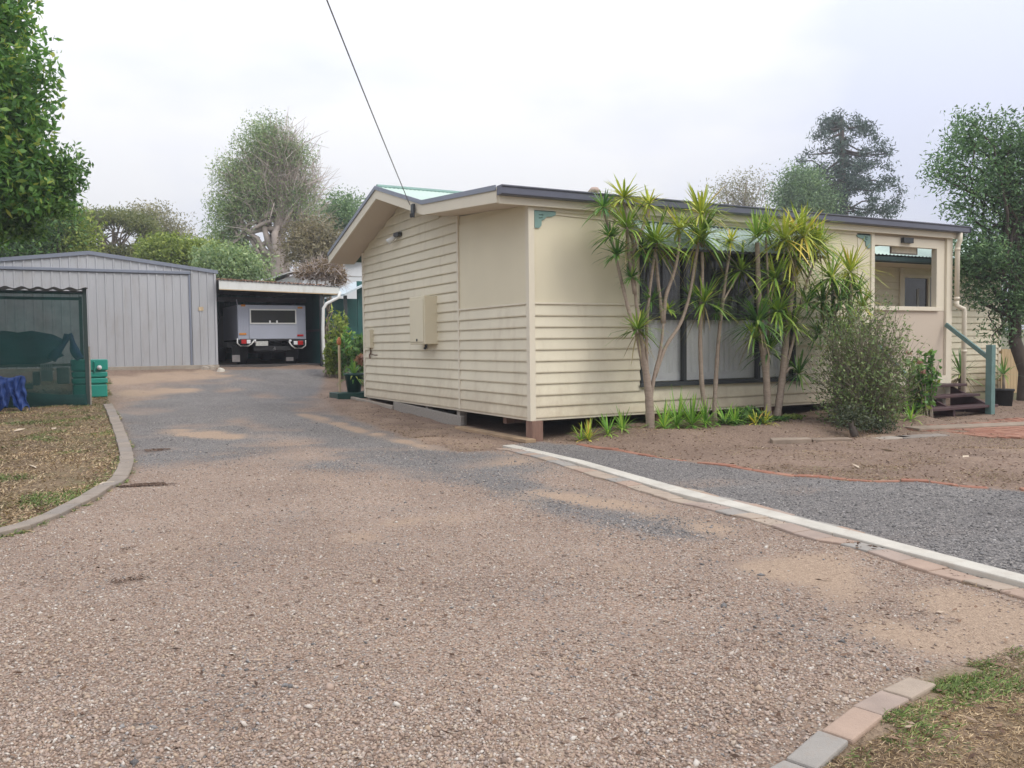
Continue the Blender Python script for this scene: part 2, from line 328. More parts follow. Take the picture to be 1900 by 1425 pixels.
def ground_mat():
    m, t, o = _tree('ground_cover')
    b = N(t, 'ShaderNodeBsdfPrincipled'); b.inputs['Roughness'].default_value = .92; b.inputs['Specular IOR Level'].default_value = .2; t.links.new(b.outputs[0], o.inputs[0])
    a = N(t, 'ShaderNodeAttribute'); a.attribute_name = 'zone'; s = N(t, 'ShaderNodeSeparateColor'); t.links.new(a.outputs['Color'], s.inputs[0])
    tcn = N(t, 'ShaderNodeTexCoord')
    def vor(sc_, rnds=1):
        v = N(t, 'ShaderNodeTexVoronoi'); v.inputs['Scale'].default_value = sc_; t.links.new(tcn.outputs['Object'], v.inputs['Vector']); return v
    v1 = vor(95); sp = N(t, 'ShaderNodeSeparateColor'); t.links.new(v1.outputs['Color'], sp.inputs[0])
    pink = ramp(t, sp.outputs[0], ((0, (.16, .115, .085)), (.25, (.37, .262, .192)), (.5, (.40, .298, .23)), (.75, (.325, .265, .225)), (.93, (.43, .37, .305)), (1, (.53, .475, .40))))
    gry = ramp(t, sp.outputs[1], ((0, (.125, .118, .112)), (.5, (.225, .215, .205)), (.85, (.28, .262, .245)), (1, (.38, .35, .32))))
    n0 = noise(t, .8, 6, .6); n1 = noise(t, 5, 8, .7); n2 = noise(t, 45, 6, .7); n3 = noise(t, 1.6, 5, .6); n4 = noise(t, 160, 3, .6)
    big = ramp(t, n0.outputs['Fac'], ((.3, (.82, .79, .77)), (.7, (1.12, 1.1, 1.07))))
    ed = N(t, 'ShaderNodeMapRange'); t.links.new(v1.outputs['Distance'], ed.inputs[0]); ed.inputs[1].default_value = .3; ed.inputs[2].default_value = .75; ed.inputs[3].default_value = 1.06; ed.inputs[4].default_value = .68
    def wob(src, amt=.5):   # break up soft zone edges with noise
        m1 = N(t, 'ShaderNodeMath', operation='MULTIPLY_ADD'); t.links.new(n1.outputs['Fac'], m1.inputs[0]); m1.inputs[1].default_value = amt; m1.inputs[2].default_value = -amt/2
        m2 = N(t, 'ShaderNodeMath', operation='ADD', use_clamp=True); t.links.new(src, m2.inputs[0]); t.links.new(m1.outputs[0], m2.inputs[1])
        mr = N(t, 'ShaderNodeMapRange', interpolation_type='SMOOTHSTEP'); t.links.new(m2.outputs[0], mr.inputs[0]); mr.inputs[1].default_value = .08; mr.inputs[2].default_value = .85; return mr.outputs[0]
    g = mixc(t, wob(s.outputs[1], .45), pink.outputs[0], gry.outputs[0]); g = mixc(t, 1, g, big.outputs[0], 'MULTIPLY')
    g = mixc(t, 1, g, ed.outputs[0], 'MULTIPLY')
    fine = ramp(t, n4.outputs['Fac'], ((.3, (.72, .72, .72)), (.7, (1.25, 1.25, 1.25))))
    drt = mixc(t, 1, ramp(t, n2.outputs['Fac'], ((.3, (.30, .215, .15)), (.7, (.47, .35, .25)))).outputs[0], fine.outputs[0], 'MULTIPLY')
    lawn = ramp(t, n2.outputs['Fac'], ((.25, (.10, .072, .045)), (.5, (.215, .158, .098)), (.75, (.34, .26, .165))))
    lawn = mixc(t, ramp(t, n3.outputs['Fac'], ((.5, (0, 0, 0)), (.68, (.55, .55, .55)))).outputs[0], lawn.outputs[0], (.13, .145, .055))
    soil = ramp(t, n2.outputs['Fac'], ((.25, (.13, .09, .066)), (.5, (.25, .18, .135)), (.78, (.42, .33, .26))))
    base = mixc(t, a.outputs['Alpha'], soil.outputs[0], lawn)
    base = mixc(t, 1, base, big.outputs[0], 'MULTIPLY')
    c = mixc(t, wob(s.outputs[0], .5), base, g)
    c = mixc(t, wob(s.outputs[2], .5), c, drt)
    a2 = N(t, 'ShaderNodeAttribute'); a2.attribute_name = 'litter'
    c = mixc(t, wob(a2.outputs['Fac'], .8), c, (.085, .055, .04))
    t.links.new(c, b.inputs['Base Color'])
    hm = N(t, 'ShaderNodeMath', operation='MULTIPLY_ADD'); t.links.new(v1.outputs['Distance'], hm.inputs[0]); hm.inputs[1].default_value = -.7; t.links.new(n2.outputs['Fac'], hm.inputs[2])
    bp = N(t, 'ShaderNodeBump'); bp.inputs['Strength'].default_value = .9; bp.inputs['Distance'].default_value = .012; t.links.new(hm.outputs[0], bp.inputs['Height']); t.links.new(bp.outputs[0], b.inputs['Normal'])
    return m
GM = ground_mat()
alpha = blur(v_lw, 4)
def zone_obj(name, mask):
    idx = np.argwhere(mask); i, j = idx[:, 0], idx[:, 1]; k = lambda a, b: a*(ny+1)+b
    q = np.stack([k(i, j), k(i+1, j), k(i+1, j+1), k(i, j+1)], 1); used, inv = np.unique(q, return_inverse=True); q = inv.reshape(-1, 4)
    V = np.stack([XX.ravel()[used], YY.ravel()[used], ZZ.ravel()[used]], 1)
    o = fast_mesh(name, V, q, GM, None, np.zeros(3), 4); me = o.data
    at_ = me.attributes.new('zone', 'FLOAT_COLOR', 'POINT'); at_.data.foreach_set('color', np.stack([gravel.ravel()[used], grey.ravel()[used], dirt.ravel()[used], alpha.ravel()[used]], 1).astype(np.float32).ravel())
    a2 = me.attributes.new('litter', 'FLOAT', 'POINT'); a2.data.foreach_set('value', dark.ravel()[used].astype(np.float32))
    me.polygons.foreach_set('use_smooth', [True]*len(me.polygons)); o['kind'] = 'structure'; return o
zone_obj('driveway', m_dr); zone_obj('side_driveway', m_sd); zone_obj('lawn', m_lw | m_fl); zone_obj('garden_bed', m_bed); zone_obj('yard_ground', m_rest)
# the land out to the horizon, a ring of quads round the yard
def far_ground():
    xs = [-300, -120, -50, -25, GX0, GX1, 25, 50, 120, 300]; ys = [-120, -60, -25, GY0, GY1, 18, 25, 40, 60, 120, 300]
    mb = MB()
    for a in range(len(xs)-1):
        for b in range(len(ys)-1):
            if xs[a] >= GX0 and xs[a+1] <= GX1 and ys[b] >= GY0 and ys[b+1] <= GY1: continue
            sub = [(xs[a], ys[b]), (xs[a+1], ys[b]), (xs[a+1], ys[b+1]), (xs[a], ys[b+1])]
            if ys[b] == GY0:   # follow the slope of the yard along its sides
                yy = [GY0, 1.5, 4.5, 6.7, 8.2, 10, 12.6, 14, GY1]
                for c0, c1 in zip(yy[:-1], yy[1:]):
                    mb.add([(x, y, float(np.interp(y, TY, TZ))-.01) for x, y in ((xs[a], c0), (xs[a+1], c0), (xs[a+1], c1), (xs[a], c1))], [(0, 1, 2, 3)])
                continue
            mb.add([(x, y, float(np.interp(y, TY, TZ))-.01) for x, y in sub], [(0, 1, 2, 3)])
    mb.build('ground', paint('far_grass', (.13, .12, .06), .95, .25, scale=.3), None, kind='structure')
far_ground()

# ------------------------------------------------------------------ main house
ZB, PIT = .296, .152
HX1 = 8.76
house = thing('weatherboard_house', 'low cream weatherboard house with grey gutter and enclosed veranda facing the side driveway', 'house', (0, 0, 0))
_bm = {}
def board_mesh(axis, sgn, L, pit):
    k = (axis, sgn, round(L, 3), round(pit, 3))
    if k in _bm: return _bm[k]
    pr = [(0, .020), (.008, .020), (.026, 0), (.032, .004), (.034, .014), (.034, .022), (.009, pit+.012), (0, pit+.012)]   # lapped profile: (out, z)
    if axis == 'x': P = [(0, sgn*o, z) for o, z in pr]; d = (L, 0, 0)
    else: P = [(sgn*o, 0, z) for o, z in pr]; d = (0, L, 0)
    mb = MB().prism(P, (0, 0, 0), d)
    me = bpy.data.meshes.new('weatherboard'); me.from_pydata([tuple(map(float, q)) for q in np.vstack(mb.v)], [], mb.f)
    import bmesh as _b
    b = _b.new(); b.from_mesh(me); _b.ops.recalc_face_normals(b, faces=b.faces); b.to_mesh(me); b.free()
    me.materials.append(CREAM); _bm[k] = me; return me
def boards(parent, axis, const, sgn, a0, a1, z0, n, holes=(), top=None, pit=PIT):
    for i in range(n):
        zb = z0+i*pit; iv = [(a0, a1)]
        for (h0, h1, hz0, hz1) in holes:
            if hz0 < zb+pit*.6 and hz1 > zb+pit*.4:
                nv = []
                for p, q in iv:
                    if h0 > p: nv.append((p, min(q, h0)))
                    if h1 < q: nv.append((max(p, h1), q))
                iv = [(p, q) for p, q in nv if q-p > .03]
        if top is not None:
            s = np.linspace(a0, a1, 400); ok = s[np.array([top(v) for v in s]) > zb+.03]
            if not len(ok): continue
            iv = [(max(p, ok[0]), min(q, ok[-1])) for p, q in iv]
        for p, q in iv:
            if q-p < .05: continue
            o = bpy.data.objects.new('weatherboard', board_mesh(axis, sgn, q-p, pit)); link(o, parent)
            org = ORG[parent.name]; loc = np.array([p, const, zb] if axis == 'x' else [const, p, zb])-org; o.location = tuple(map(float, loc))
ROOFL = [(7.31, 3.19), (4.43, 4.06), (2.36, 3.497), (-.08, 3.317)]
def rtop(y): return float(np.interp(y, [q[0] for q in ROOFL[::-1]], [q[1] for q in ROOFL[::-1]]))
LG = 6.68
# gable end (faces -X)
boards(house, 'y', 0, -1, 2.225, LG-.05, ZB, 24, top=lambda y: rtop(y)-.27)
boards(house, 'y', 0, -1, .05, 2.165, ZB, 10)
bxo('wall', CREAM2, house, .002, .12, .0, LG, ZB+.01, 3.05, 0)
mb = MB(); mb.prism([(.002, 0, 3.05), (.002, LG, 3.05), (.002, LG, rtop(LG)-.2), (.002, 4.43, 3.84), (.002, 2.36, 3.28), (.002, 0, 3.13)], (0, 0, 0), (.118, 0, 0)); mb.build('gable_wall', CREAM2, house)
bxo('wall_panel', CREAM2, house, -.012, .0, .05, 2.165, ZB+10*PIT+.03, 3.14)
bxo('panel_flashing', TRIM, house, -.035, .0, .05, 2.165, ZB+10*PIT+.004, ZB+10*PIT+.03)
bxo('cover_strip', TRIM, house, -.036, .0, 2.167, 2.223, ZB, 3.3)
bxo('corner_trim', TRIM, house, -.038, .06, LG-.06, LG+.03, ZB-.02, 3.16)
bxo('corner_trim', TRIM, house, -.04, .05, -.04, .05, ZB-.03, 3.125)
bxo('base_board', TRIM, house, -.02, .0, .05, LG-.06, ZB-.03, ZB+.008)
# front (faces -Y)
WX0, WX1, WZ0, WZ1 = 1.84, 4.80, .72, 2.96
PX = 6.62
boards(house, 'x', 0, -1, .05, PX, ZB, 10, holes=[(WX0-.06, WX1+.06, WZ0-.05, 9)])
zp = ZB+10*PIT
for a, b, c, d in ((.05, WX0-.05, zp+.03, 3.12), (WX1+.05, PX, zp+.03, 3.12), (WX0-.05, WX1+.05, WZ1+.05, 3.12)):
    bxo('wall_panel', CREAM2, house, a, b, -.012, 0, c, d)
for a, b in ((.05, WX0-.05), (WX1+.05, PX)): bxo('panel_flashing', TRIM, house, a, b, -.035, 0, zp+.004, zp+.03)
for a, b, c, d in ((.12, WX0, ZB+.01, 3.12), (WX1, PX, ZB+.01, 3.12), (WX0, WX1, ZB+.01, WZ0), (WX0, WX1, WZ1, 3.12)):
    bxo('wall', CREAM2, house, a, b, .002, .1, c, d, 0)
bxo('base_board', TRIM, house, .05, HX1, -.02, 0, ZB-.03, ZB+.008)
# thin joint strips on the flat sheeting, and the conduit under the eave
bxo('joint_strip', TRIM, house, 6.30, 6.335, -.022, -.012, zp+.05, 3.0)
MB().tube([(.35, -.022, 3.02), (1.0, -.022, 3.0), (1.7, -.022, 2.985)], .008, 6).build('conduit', TRIM, house)
# window: dark aluminium frame, three bays, transom, curtains behind
wf = MB()
for a, b, c, d in ((WX0-.05, WX1+.05, WZ0-.05, WZ0), (WX0-.05, WX1+.05, WZ1, WZ1+.05), (WX0-.05, WX0, WZ0, WZ1), (WX1, WX1+.05, WZ0, WZ1)): wf.box(a, b, -.04, .06, c, d)
win = wf.build('window', DARKF, house)
M1, M2, TR = 2.60, 4.07, 1.665
for x in (M1, M2): bxo('mullion', DARKF, win, x-.028, x+.028, -.03, .05, WZ0+.002, WZ1-.002, .003)
for a, b in ((WX0, M1-.03), (M1+.03, M2-.03), (M2+.03, WX1)):
    bxo('transom', DARKF, win, a+.002, b-.002, -.025, .045, TR-.045, TR+.045, .003)
    bxo('pane', GLASS, win, a+.004, b-.004, .010, .016, WZ0+.004, TR-.048, 0)
    bxo('pane', GLASSD, win, a+.004, b-.004, .010, .016, TR+.048, WZ1-.004, 0)
bxo('sill', DARKF, win, WX0-.08, WX1+.08, -.075, -.042, WZ0-.062, WZ0-.012, .004)
def curtain(x0, x1, z0, z1, y, amp, k):
    n = 220; xs = np.linspace(x0, x1, n); ys = y+amp*np.sin(xs*k+np.sin(xs*7)*1.2)+amp*.4*np.sin(xs*k*2.3+1)
    V = np.vstack([np.stack([xs, ys, np.full(n, z0)], 1), np.stack([xs, ys*.5+y*.5, np.full(n, z1)], 1)])
    return MB().add(V, [(i, i+1, n+i+1, n+i) for i in range(n-1)])
curtain(WX0-.05, WX1+.05, WZ0+.11, 3.0, .085, .016, 62).build('curtain', CURT, win, True)
bxo('curtain_hem', CURT, win, WX0, WX1, .068, .0705, WZ0+.01, WZ0+.125, 0)
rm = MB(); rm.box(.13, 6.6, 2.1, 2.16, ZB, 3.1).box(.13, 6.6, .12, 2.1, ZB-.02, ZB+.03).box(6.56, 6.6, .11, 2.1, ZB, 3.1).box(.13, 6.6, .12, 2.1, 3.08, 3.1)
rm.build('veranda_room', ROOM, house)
# window awning: corrugated green sheet sloping out over the window, with end frames
def corr(p00, p10, p01, p11, waves, amp, nrm, seg=6):
    n = waves*seg; V = []
    for a, b in ((p00, p10), (p01, p11)):
        a = np.array(a, float); b = np.array(b, float)
        V += [a+(b-a)*i/n+np.array(nrm)*amp*math.cos(2*math.pi*i/seg) for i in range(n+1)]
    return MB().add(V, [(i, i+1, n+2+i, n+1+i) for i in range(n)])
AX0, AX1, AZT, AZB, AOUT = 1.66, 5.02, 3.0, 2.60, .50
aw = corr((AX0, -.03, AZT), (AX1, -.03, AZT), (AX0, -AOUT, AZB), (AX1, -AOUT, AZB), 42, .009, (0, -.6, .8)).build('awning', AWN, house, True)
bxo('awning_head', GREENB, aw, AX0, AX1, -.035, -.014, AZT-.015, AZT+.02)
MB().beam((AX0, -AOUT+.01, AZB-.02), (AX1, -AOUT+.01, AZB-.02), .02, .03).build('awning_rail', DARKF, aw)
for x in (AX0+.01, AX1-.01):
    MB().beam((x, -.02, AZB-.02), (x, -AOUT+.02, AZB-.02), .02, .02).build('awning_arm', DARKF, aw)
    MB().add([(x, -.02, AZT-.02), (x, -AOUT, AZB), (x, -.02, AZB), (x+.004, -.02, AZT-.02), (x+.004, -AOUT, AZB), (x+.004, -.02, AZB)], [(0, 1, 2), (3, 5, 4), (0, 3, 4, 1), (1, 4, 5, 2), (2, 5, 3, 0)]).build('awning_cheek', AWN, aw)
# green fretwork brackets at the eave
for x, s in ((.06, 1), (6.60, -1)):
    P = [(0, 0), (.33, 0), (.33, -.05), (.27, -.075), (.19, -.08), (.15, -.12), (.115, -.125), (.105, -.20), (.07, -.235), (0, -.235)]
    z = 3.06 if s > 0 else 3.075
    br = MB().prism([(x+s*a, -.03, z+b) for a, b in P], (0, 0, 0), (0, .016, 0)).build('bracket', GREENB, house)
    MB().tube([(x+s*.07, -.036, z-.055), (x+s*.13, -.036, z-.045), (x+s*.12, -.036, z-.09), (x+s*.07, -.036, z-.095)], .008, 6).build('scroll', GREENB, br)
# open end of the veranda
bxo('post', TRIM, house, PX, PX+.085, -.035, .06, ZB, 3.13)
bxo('lower_panel', BEIGE, house, PX+.085, 8.60, -.004, .05, ZB+.26, 1.80, .003)
bxo('base_panel', CREAM2, house, PX+.085, 8.72, .004, .05, ZB-.02, ZB+.255, .003)
bxo('sill_rail', TRIM, house, PX+.085, 8.42, -.05, .09, 1.80, 1.872)
bxo('head_beam', TRIM, house, PX+.085, 8.42, -.02, .07, 2.905, 3.06)
bxo('eave_beam', BEIGE, house, PX+.085, 8.60, .0, .07, 3.062, 3.13)
bxo('jamb', TRIM, house, 8.345, 8.43, -.03, .08, 1.874, 2.903)
bxo('end_panel', TRIM, house, 8.432, 8.60, -.008, .06, 1.802, 3.06)
bxo('corner_post', TRIM, house, 8.602, HX1, -.05, .10, ZB-.06, 3.13)
bxo('end_rail', TRIM, house, 8.66, 8.74, .10, 2.2, 1.80, 1.87)
bxo('end_panel', BEIGE, house, 8.68, 8.72, .10, 2.2, ZB+.02, 1.80)
bxo('veranda_floor', WOODG, house, 6.62, HX1-.02, .06, 2.2, ZB-.05, ZB+.02)
bxo('ceiling', SOFFIT, house, .12, HX1-.02, .06, 2.3, 3.135, 3.155, 0)
# body behind, and the far walls
bd = MB(); bd.box(.12, 8.2, 2.24, 2.36, ZB, 3.2).box(.12, 8.2, LG-.1, LG, ZB, 3.1).box(8.2, 8.3, 2.24, LG, ZB, 3.2).box(.12, 8.2, .12, LG-.1, ZB-.02, ZB+.02)
bd.build('rear_walls', CREAM2, house)
bxo('underfloor_light_block', WOODG, house, .12, 8.3, LG-.06, LG-.02, -.1, ZB-.001, 0); bxo('underfloor_light_block', WOODG, house, 8.25, 8.29, .9, LG-.07, -.1, ZB-.051, 0)  # unseen boards added to stop daylight reaching under the floor
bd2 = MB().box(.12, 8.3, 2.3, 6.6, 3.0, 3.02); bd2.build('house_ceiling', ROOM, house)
# roof
GXL = -.50
def roof_slope(name, y0, z0, y1, z1, x0, x1, waves):
    n = np.array([0, -(z1-z0), (y1-y0)]); n = n/np.linalg.norm(n); n = n*(1 if n[2] > 0 else -1)
    return corr((x0, y0, z0), (x1, y0, z0), (x0, y1, z1), (x1, y1, z1), waves, .011, n).build(name, ROOFG, house, True)
roof_slope('roof_sheet', 4.43, 4.05, 2.36, 3.487, GXL+.01, 8.9, 120)
roof_slope('roof_sheet', 4.43, 4.05, 7.31, 3.18, GXL+.01, 8.9, 120)
roof_slope('roof_sheet', 2.36, 3.487, -.16, 3.298, GXL+.01, 8.9, 120)
MB().tube([(GXL-.01, 4.43, 4.062), (8.9, 4.43, 4.062)], .04, 8).build('ridge_cap', GREENB, house)
# rake boards, cappings and soffit of the gable
for (a, b) in zip(ROOFL[:-1], ROOFL[1:]):
    (y0, z0), (y1, z1) = a, b
    MB().prism([(GXL-.03, y0, z0-.21), (GXL-.03, y0, z0-.02), (GXL-.03, y1, z1-.02), (GXL-.03, y1, z1-.21)], (0, 0, 0), (.03, 0, 0)).build('rake_board', TRIM, house)
    MB().prism([(GXL-.05, y0, z0-.055), (GXL-.05, y0, z0+.012), (GXL-.05, y1, z1+.012), (GXL-.05, y1, z1-.055)], (0, 0, 0), (.018, 0, 0)).build('rake_capping', GALV2, house)
    MB().prism([(GXL+.001, y0, z0-.205), (GXL+.001, y0, z0-.185), (GXL+.001, y1, z1-.185), (GXL+.001, y1, z1-.205)], (0, 0, 0), (-GXL+.005, 0, 0)).build('soffit', SOFFIT, house)
MB().prism([(GXL-.005, 7.31, 3.03), (GXL-.005, 7.31, 3.2), (GXL-.005, 7.42, 3.17), (GXL-.005, 7.42, 3.06)], (0, 0, 0), (9.4, 0, 0)).build('rear_gutter', GREENP, house)
# front eave: fascia, soffit, gutter
bxo('fascia', TRIM, house, GXL, 8.92, -.10, -.075, 3.095, 3.285)
bxo('eave_soffit', SOFFIT, house, GXL, 8.9, -.0745, .06, 3.125, 3.135, 0)
bxo('frieze_board', TRIM, house, -.0, PX, -.03, -.0125, 3.05, 3.124, .002)
gp_ = [(-.102, 3.30), (-.102, 3.195), (-.20, 3.195), (-.215, 3.21), (-.215, 3.285), (-.232, 3.30), (-.232, 3.315), (-.20, 3.315), (-.20, 3.215), (-.115, 3.215), (-.115, 3.30)]
MB().prism([(GXL-.03, y, z) for y, z in gp_], (0, 0, 0), (9.02+.50, 0, 0)).build('gutter', GUTTER, house)
for x in (GXL-.032, 9.02): bxo('gutter_end', GUTTER, house, x-.004, x+.002, -.225, -.105, 3.20, 3.312, 0)
# downpipe with swan necks
dp = MB(); dp.tube([(8.80, -.16, 3.20), (8.80, -.16, 3.06), (8.79, -.13, 2.98), (8.79, -.12, 2.9), (8.79, -.12, 1.98)], .042, 12); dp.tube([(8.79, -.12, 1.98), (8.79, -.12, 1.9), (8.86, -.14, 1.86), (8.93, -.16, 1.84), (8.95, -.16, 1.78), (8.95, -.16, .12)], .042, 12)
dpo = dp.build('downpipe', TRIM, house, True)
for z in (2.0, 2.88, 1.05): MB().cyl((8.79 if z > 1.5 else 8.95, -.12 if z > 1.5 else -.16, z), .048, .048, .05, 12).build('pipe_collar', TRIM, dpo, True)
# roof vent, cable point, floodlight, meter box, tap
v = ony(1103, 356, .6); mb = MB(); mb.cyl((v[0], .6, 3.33), .05, .05, .2, 10).cyl((v[0], .6, 3.50), .10, .05, .06, 10); mb.build('roof_vent', paint('terracotta_vent', (.45, .33, .27), .7), house, True)
a = onx(768, 385, GXL-.05); mb = MB(); mb.box(GXL-.085, GXL-.052, a[1]-.05, a[1]+.05, a[2]-.09, a[2]+.05)
mb.cyl((GXL-.08, a[1]-.05, a[2]-.16), .02, .022, .07, 8).cyl((GXL-.08, a[1]+.05, a[2]-.15), .02, .022, .06, 8); mb.build('cable_bracket', DARKF, house)
CABLE_END = np.array([GXL-.07, a[1]+.12, a[2]+.06])
f = onx(738, 437, -.06); mb = MB().box(-.11, -.0295, f[1]-.13, f[1]+.1, f[2]-.02, f[2]+.05); fl = mb.build('floodlight', DARKF, house, bevel=.006)
MB().tube([(-.08, f[1]+.08, f[2]-.02), (-.14, f[1]+.17, f[2]-.07), (-.17, f[1]+.2, f[2]-.1)], [.03, .05, .06], 10).build('lamp_head', WHITE, fl, True)
MBX0, MBY0, MBY1, MBZ0, MBZ1 = -.25, 3.02, 3.66, 1.31, 2.10
mbx = bxo('meter_box', CREAM2, house, MBX0, -.0, MBY0, MBY1, MBZ0, MBZ1, .012)
bxo('meter_box_door', CREAM2, mbx, MBX0-.012, MBX0-.001, MBY0+.03, MBY1-.03, MBZ0+.04, MBZ1-.05, .004)
MB().box(MBX0-.02, MBX0-.012, 3.3, 3.34, MBZ0+.05, MBZ0+.09).build('latch', DARKF, mbx)
MB().tube([(-.05, 3.45, MBZ0), (-.05, 3.45, MBZ0-.05), (-.08, 3.43, MBZ0-.07)], .022, 8).build('cable_gland', DARKF, mbx)
bxo('tap_box', CREAM2, house, -.10, -.0, 6.12, 6.40, 1.26, 1.62, .008)
MB().tube([(-.03, 6.28, 1.26), (-.03, 6.28, 1.16), (-.07, 6.24, 1.12), (-.07, 6.22, 1.05)], .018, 8).build('tap', paint('old_brass', (.16, .1, .06), .5), house)
MB().tube([(-.034, 6.3, 1.14), (-.034, 6.05, 1.12), (-.034, 5.9, 1.12)], .01, 6).build('water_pipe', paint('old_brass', (.16, .1, .06), .5), house)
# stumps and bearers
for (x, y, w, mat_) in ((.06, .0, .085, STUMP), (.07, 2.3, .06, WOODG), (.07, 3.6, .05, WOODG), (.06, 5.0, .05, WOODG), (.06, 6.5, .06, WOODG), (2.2, .1, .07, STUMP), (4.4, .1, .07, STUMP), (6.66, .1, .07, STUMP), (8.66, .05, .06, WOODG)):
    z0 = float(gz(x, y))-.1; bxo('stump', mat_, house, x-w, x+w, y-w+.03, y+w+.03, z0, ZB-.031, .006)
bxo('bearer', STUMP, house, .1, HX1-.1, .9, 1.0, ZB-.14, ZB-.031)
# ------------------------------------------------------------------ rear wing seen through the open veranda
WY = 2.9
wr = ony(1853, 700, WY)[0]; WXL = 9.6
GUTD = paint('dark_green_gutter', (.05, .085, .085), .5)
wing = thing('cream_outbuilding', 'cream boarded rear building with pale green roof and dark green gutter beyond the open veranda', 'building', (WXL, WY, 0))
wz = 0.0; OV = .85  # eave overhang made extra deep to put the wall in shade
w0, w1 = ony(1679, 515, WY-.05), ony(1722, 571, WY-.05)
boards(wing, 'x', WY, -1, WXL, wr-.08, wz+.02, 21, holes=[(w0[0]-.08, w1[0]+.5, w1[2]-.06, w0[2]+.07)], pit=.15)
WTOP = ony(1660, 486, WY-.8)[2]
bxo('wall', CREAM2, wing, WXL, wr, WY+.002, WY+.15, wz, WTOP+.05, 0)
bxo('side_wall', CREAM2, wing, wr-.15, wr-.01, WY+.15, WY+5, wz, WTOP, 0); bxo('side_wall', CREAM2, wing, WXL+.01, WXL+.15, WY+.15, WY+5, wz, WTOP, 0)
bxo('corner_trim', TRIM, wing, wr-.09, wr+.02, WY-.04, WY+.06, wz, WTOP)
ww = MB()
for a, b, c, d in ((w0[0]-.08, w0[0], w1[2]-.06, w0[2]+.07), (w1[0], w1[0]+.07, w1[2]-.06, w0[2]+.07), (w0[0], w1[0], w0[2], w0[2]+.07), (w0[0], w1[0], w1[2]-.06, w1[2]), (w1[0]+.45, w1[0]+.5, w1[2]-.06, w0[2]+.07)): ww.box(a, b, WY-.05, WY+.02, c, d)
wwo = ww.build('window', TRIM, wing)
bxo('pane', GLASSU, wwo, w0[0]+.002, w1[0]-.002, WY-.012, WY-.006, w1[2]+.002, w0[2]-.002, 0)
bxo('pane', GLASSU, wwo, w1[0]+.072, w1[0]+.448, WY-.012, WY-.006, w1[2]-.05, w0[2]+.06, 0)
bxo('blind', paint('pale_blind', (.3, .3, .28), .8), wwo, w0[0]+.45, w1[0]-.28, WY-.022, WY-.014, w1[2]+.01, w1[2]+.42, .003)
bxo('cover_strip', TRIM, wing, *(lambda q: (q[0]-.04, q[0]+.05))(ony(1672, 520, WY-.05)), WY-.06, WY-.03, wz, WTOP)
bxo('fascia', GUTD, wing, WXL-.4, wr+.4, WY-OV+.02, WY-OV+.04, WTOP-.02, WTOP+.075)
MB().prism([(WXL-.45, y, z) for y, z in ((WY-OV+.018, WTOP+.085), (WY-OV+.018, WTOP), (WY-OV-.09, WTOP), (WY-OV-.10, WTOP+.085))], (0, 0, 0), (wr-WXL+.9, 0, 0)).build('gutter', GUTD, wing)
bxo('soffit', SOFFIT, wing, WXL-.4, wr+.4, WY-OV+.041, WY+.1, WTOP-.02, WTOP, 0)
corr((WXL-.45, WY-OV-.05, WTOP+.13), (wr+.45, WY-OV-.05, WTOP+.13), (WXL-.45, WY+2.7, WTOP+1.6), (wr+.45, WY+2.7, WTOP+1.6), 54, .011, (0, -.3, .95)).build('roof_sheet', ROOFG, wing, True)
corr((WXL-.45, WY+5.4, WTOP+.13), (wr+.45, WY+5.4, WTOP+.13), (WXL-.45, WY+2.7, WTOP+1.6), (wr+.45, WY+2.7, WTOP+1.6), 54, .011, (0, .3, .95)).build('roof_sheet', ROOFG, wing, True)
MB().add([(WXL, WY+.1, WTOP), (WXL, WY+5.3, WTOP), (WXL, WY+2.7, WTOP+1.5), (wr, WY+.1, WTOP), (wr, WY+5.3, WTOP), (wr, WY+2.7, WTOP+1.5)], [(0, 1, 2), (3, 5, 4)]).build('gable_wall', CREAM2, wing)
bxo('rear_wall', CREAM2, wing, WXL+.15, wr-.15, WY+4.85, WY+5, wz, WTOP, 0)
# hanging sign and its dark lamp block in the veranda opening
s0, s1 = ony(1652, 453, .14), ony(1701, 473, .14)
sg = thing('hanging_sign', 'small blank beige board hanging in the top of the open veranda window', 'sign', ((s0[0]+s1[0])/2, .14, s1[2]))
bxo('board', paint('sign_face', (.74, .69, .56), .7, .12, scale=9), sg, s0[0]+.02, s1[0]-.02, .13, .15, s1[2]+.015, s0[2]-.01)
fr = MB()
for a, b, c, d in ((s0[0], s1[0], s1[2]-.005, s1[2]+.014), (s0[0], s1[0], s0[2]-.009, s0[2]+.008), (s0[0], s0[0]+.019, s1[2]+.014, s0[2]-.009), (s1[0]-.019, s1[0], s1[2]+.014, s0[2]-.009)): fr.box(a, b, .125, .155, c, d)
fr.build('frame', WOODG, sg); q = ony(1671, 445, .14)
MB().box(q[0]-.012, q[0]+.012, .128, .152, s0[2]+.009, 3.12).build('hanger', DARKF, sg)
b0, b1 = ony(1672, 441, -.03), ony(1690, 452, -.03)
lb = MB().box(b0[0], b1[0], -.09, -.022, b1[2], b0[2]).build('lamp_block', DARKF, None, bevel=.004); tag(lb, 'small dark square fitting on the beam over the open veranda window', 'light')
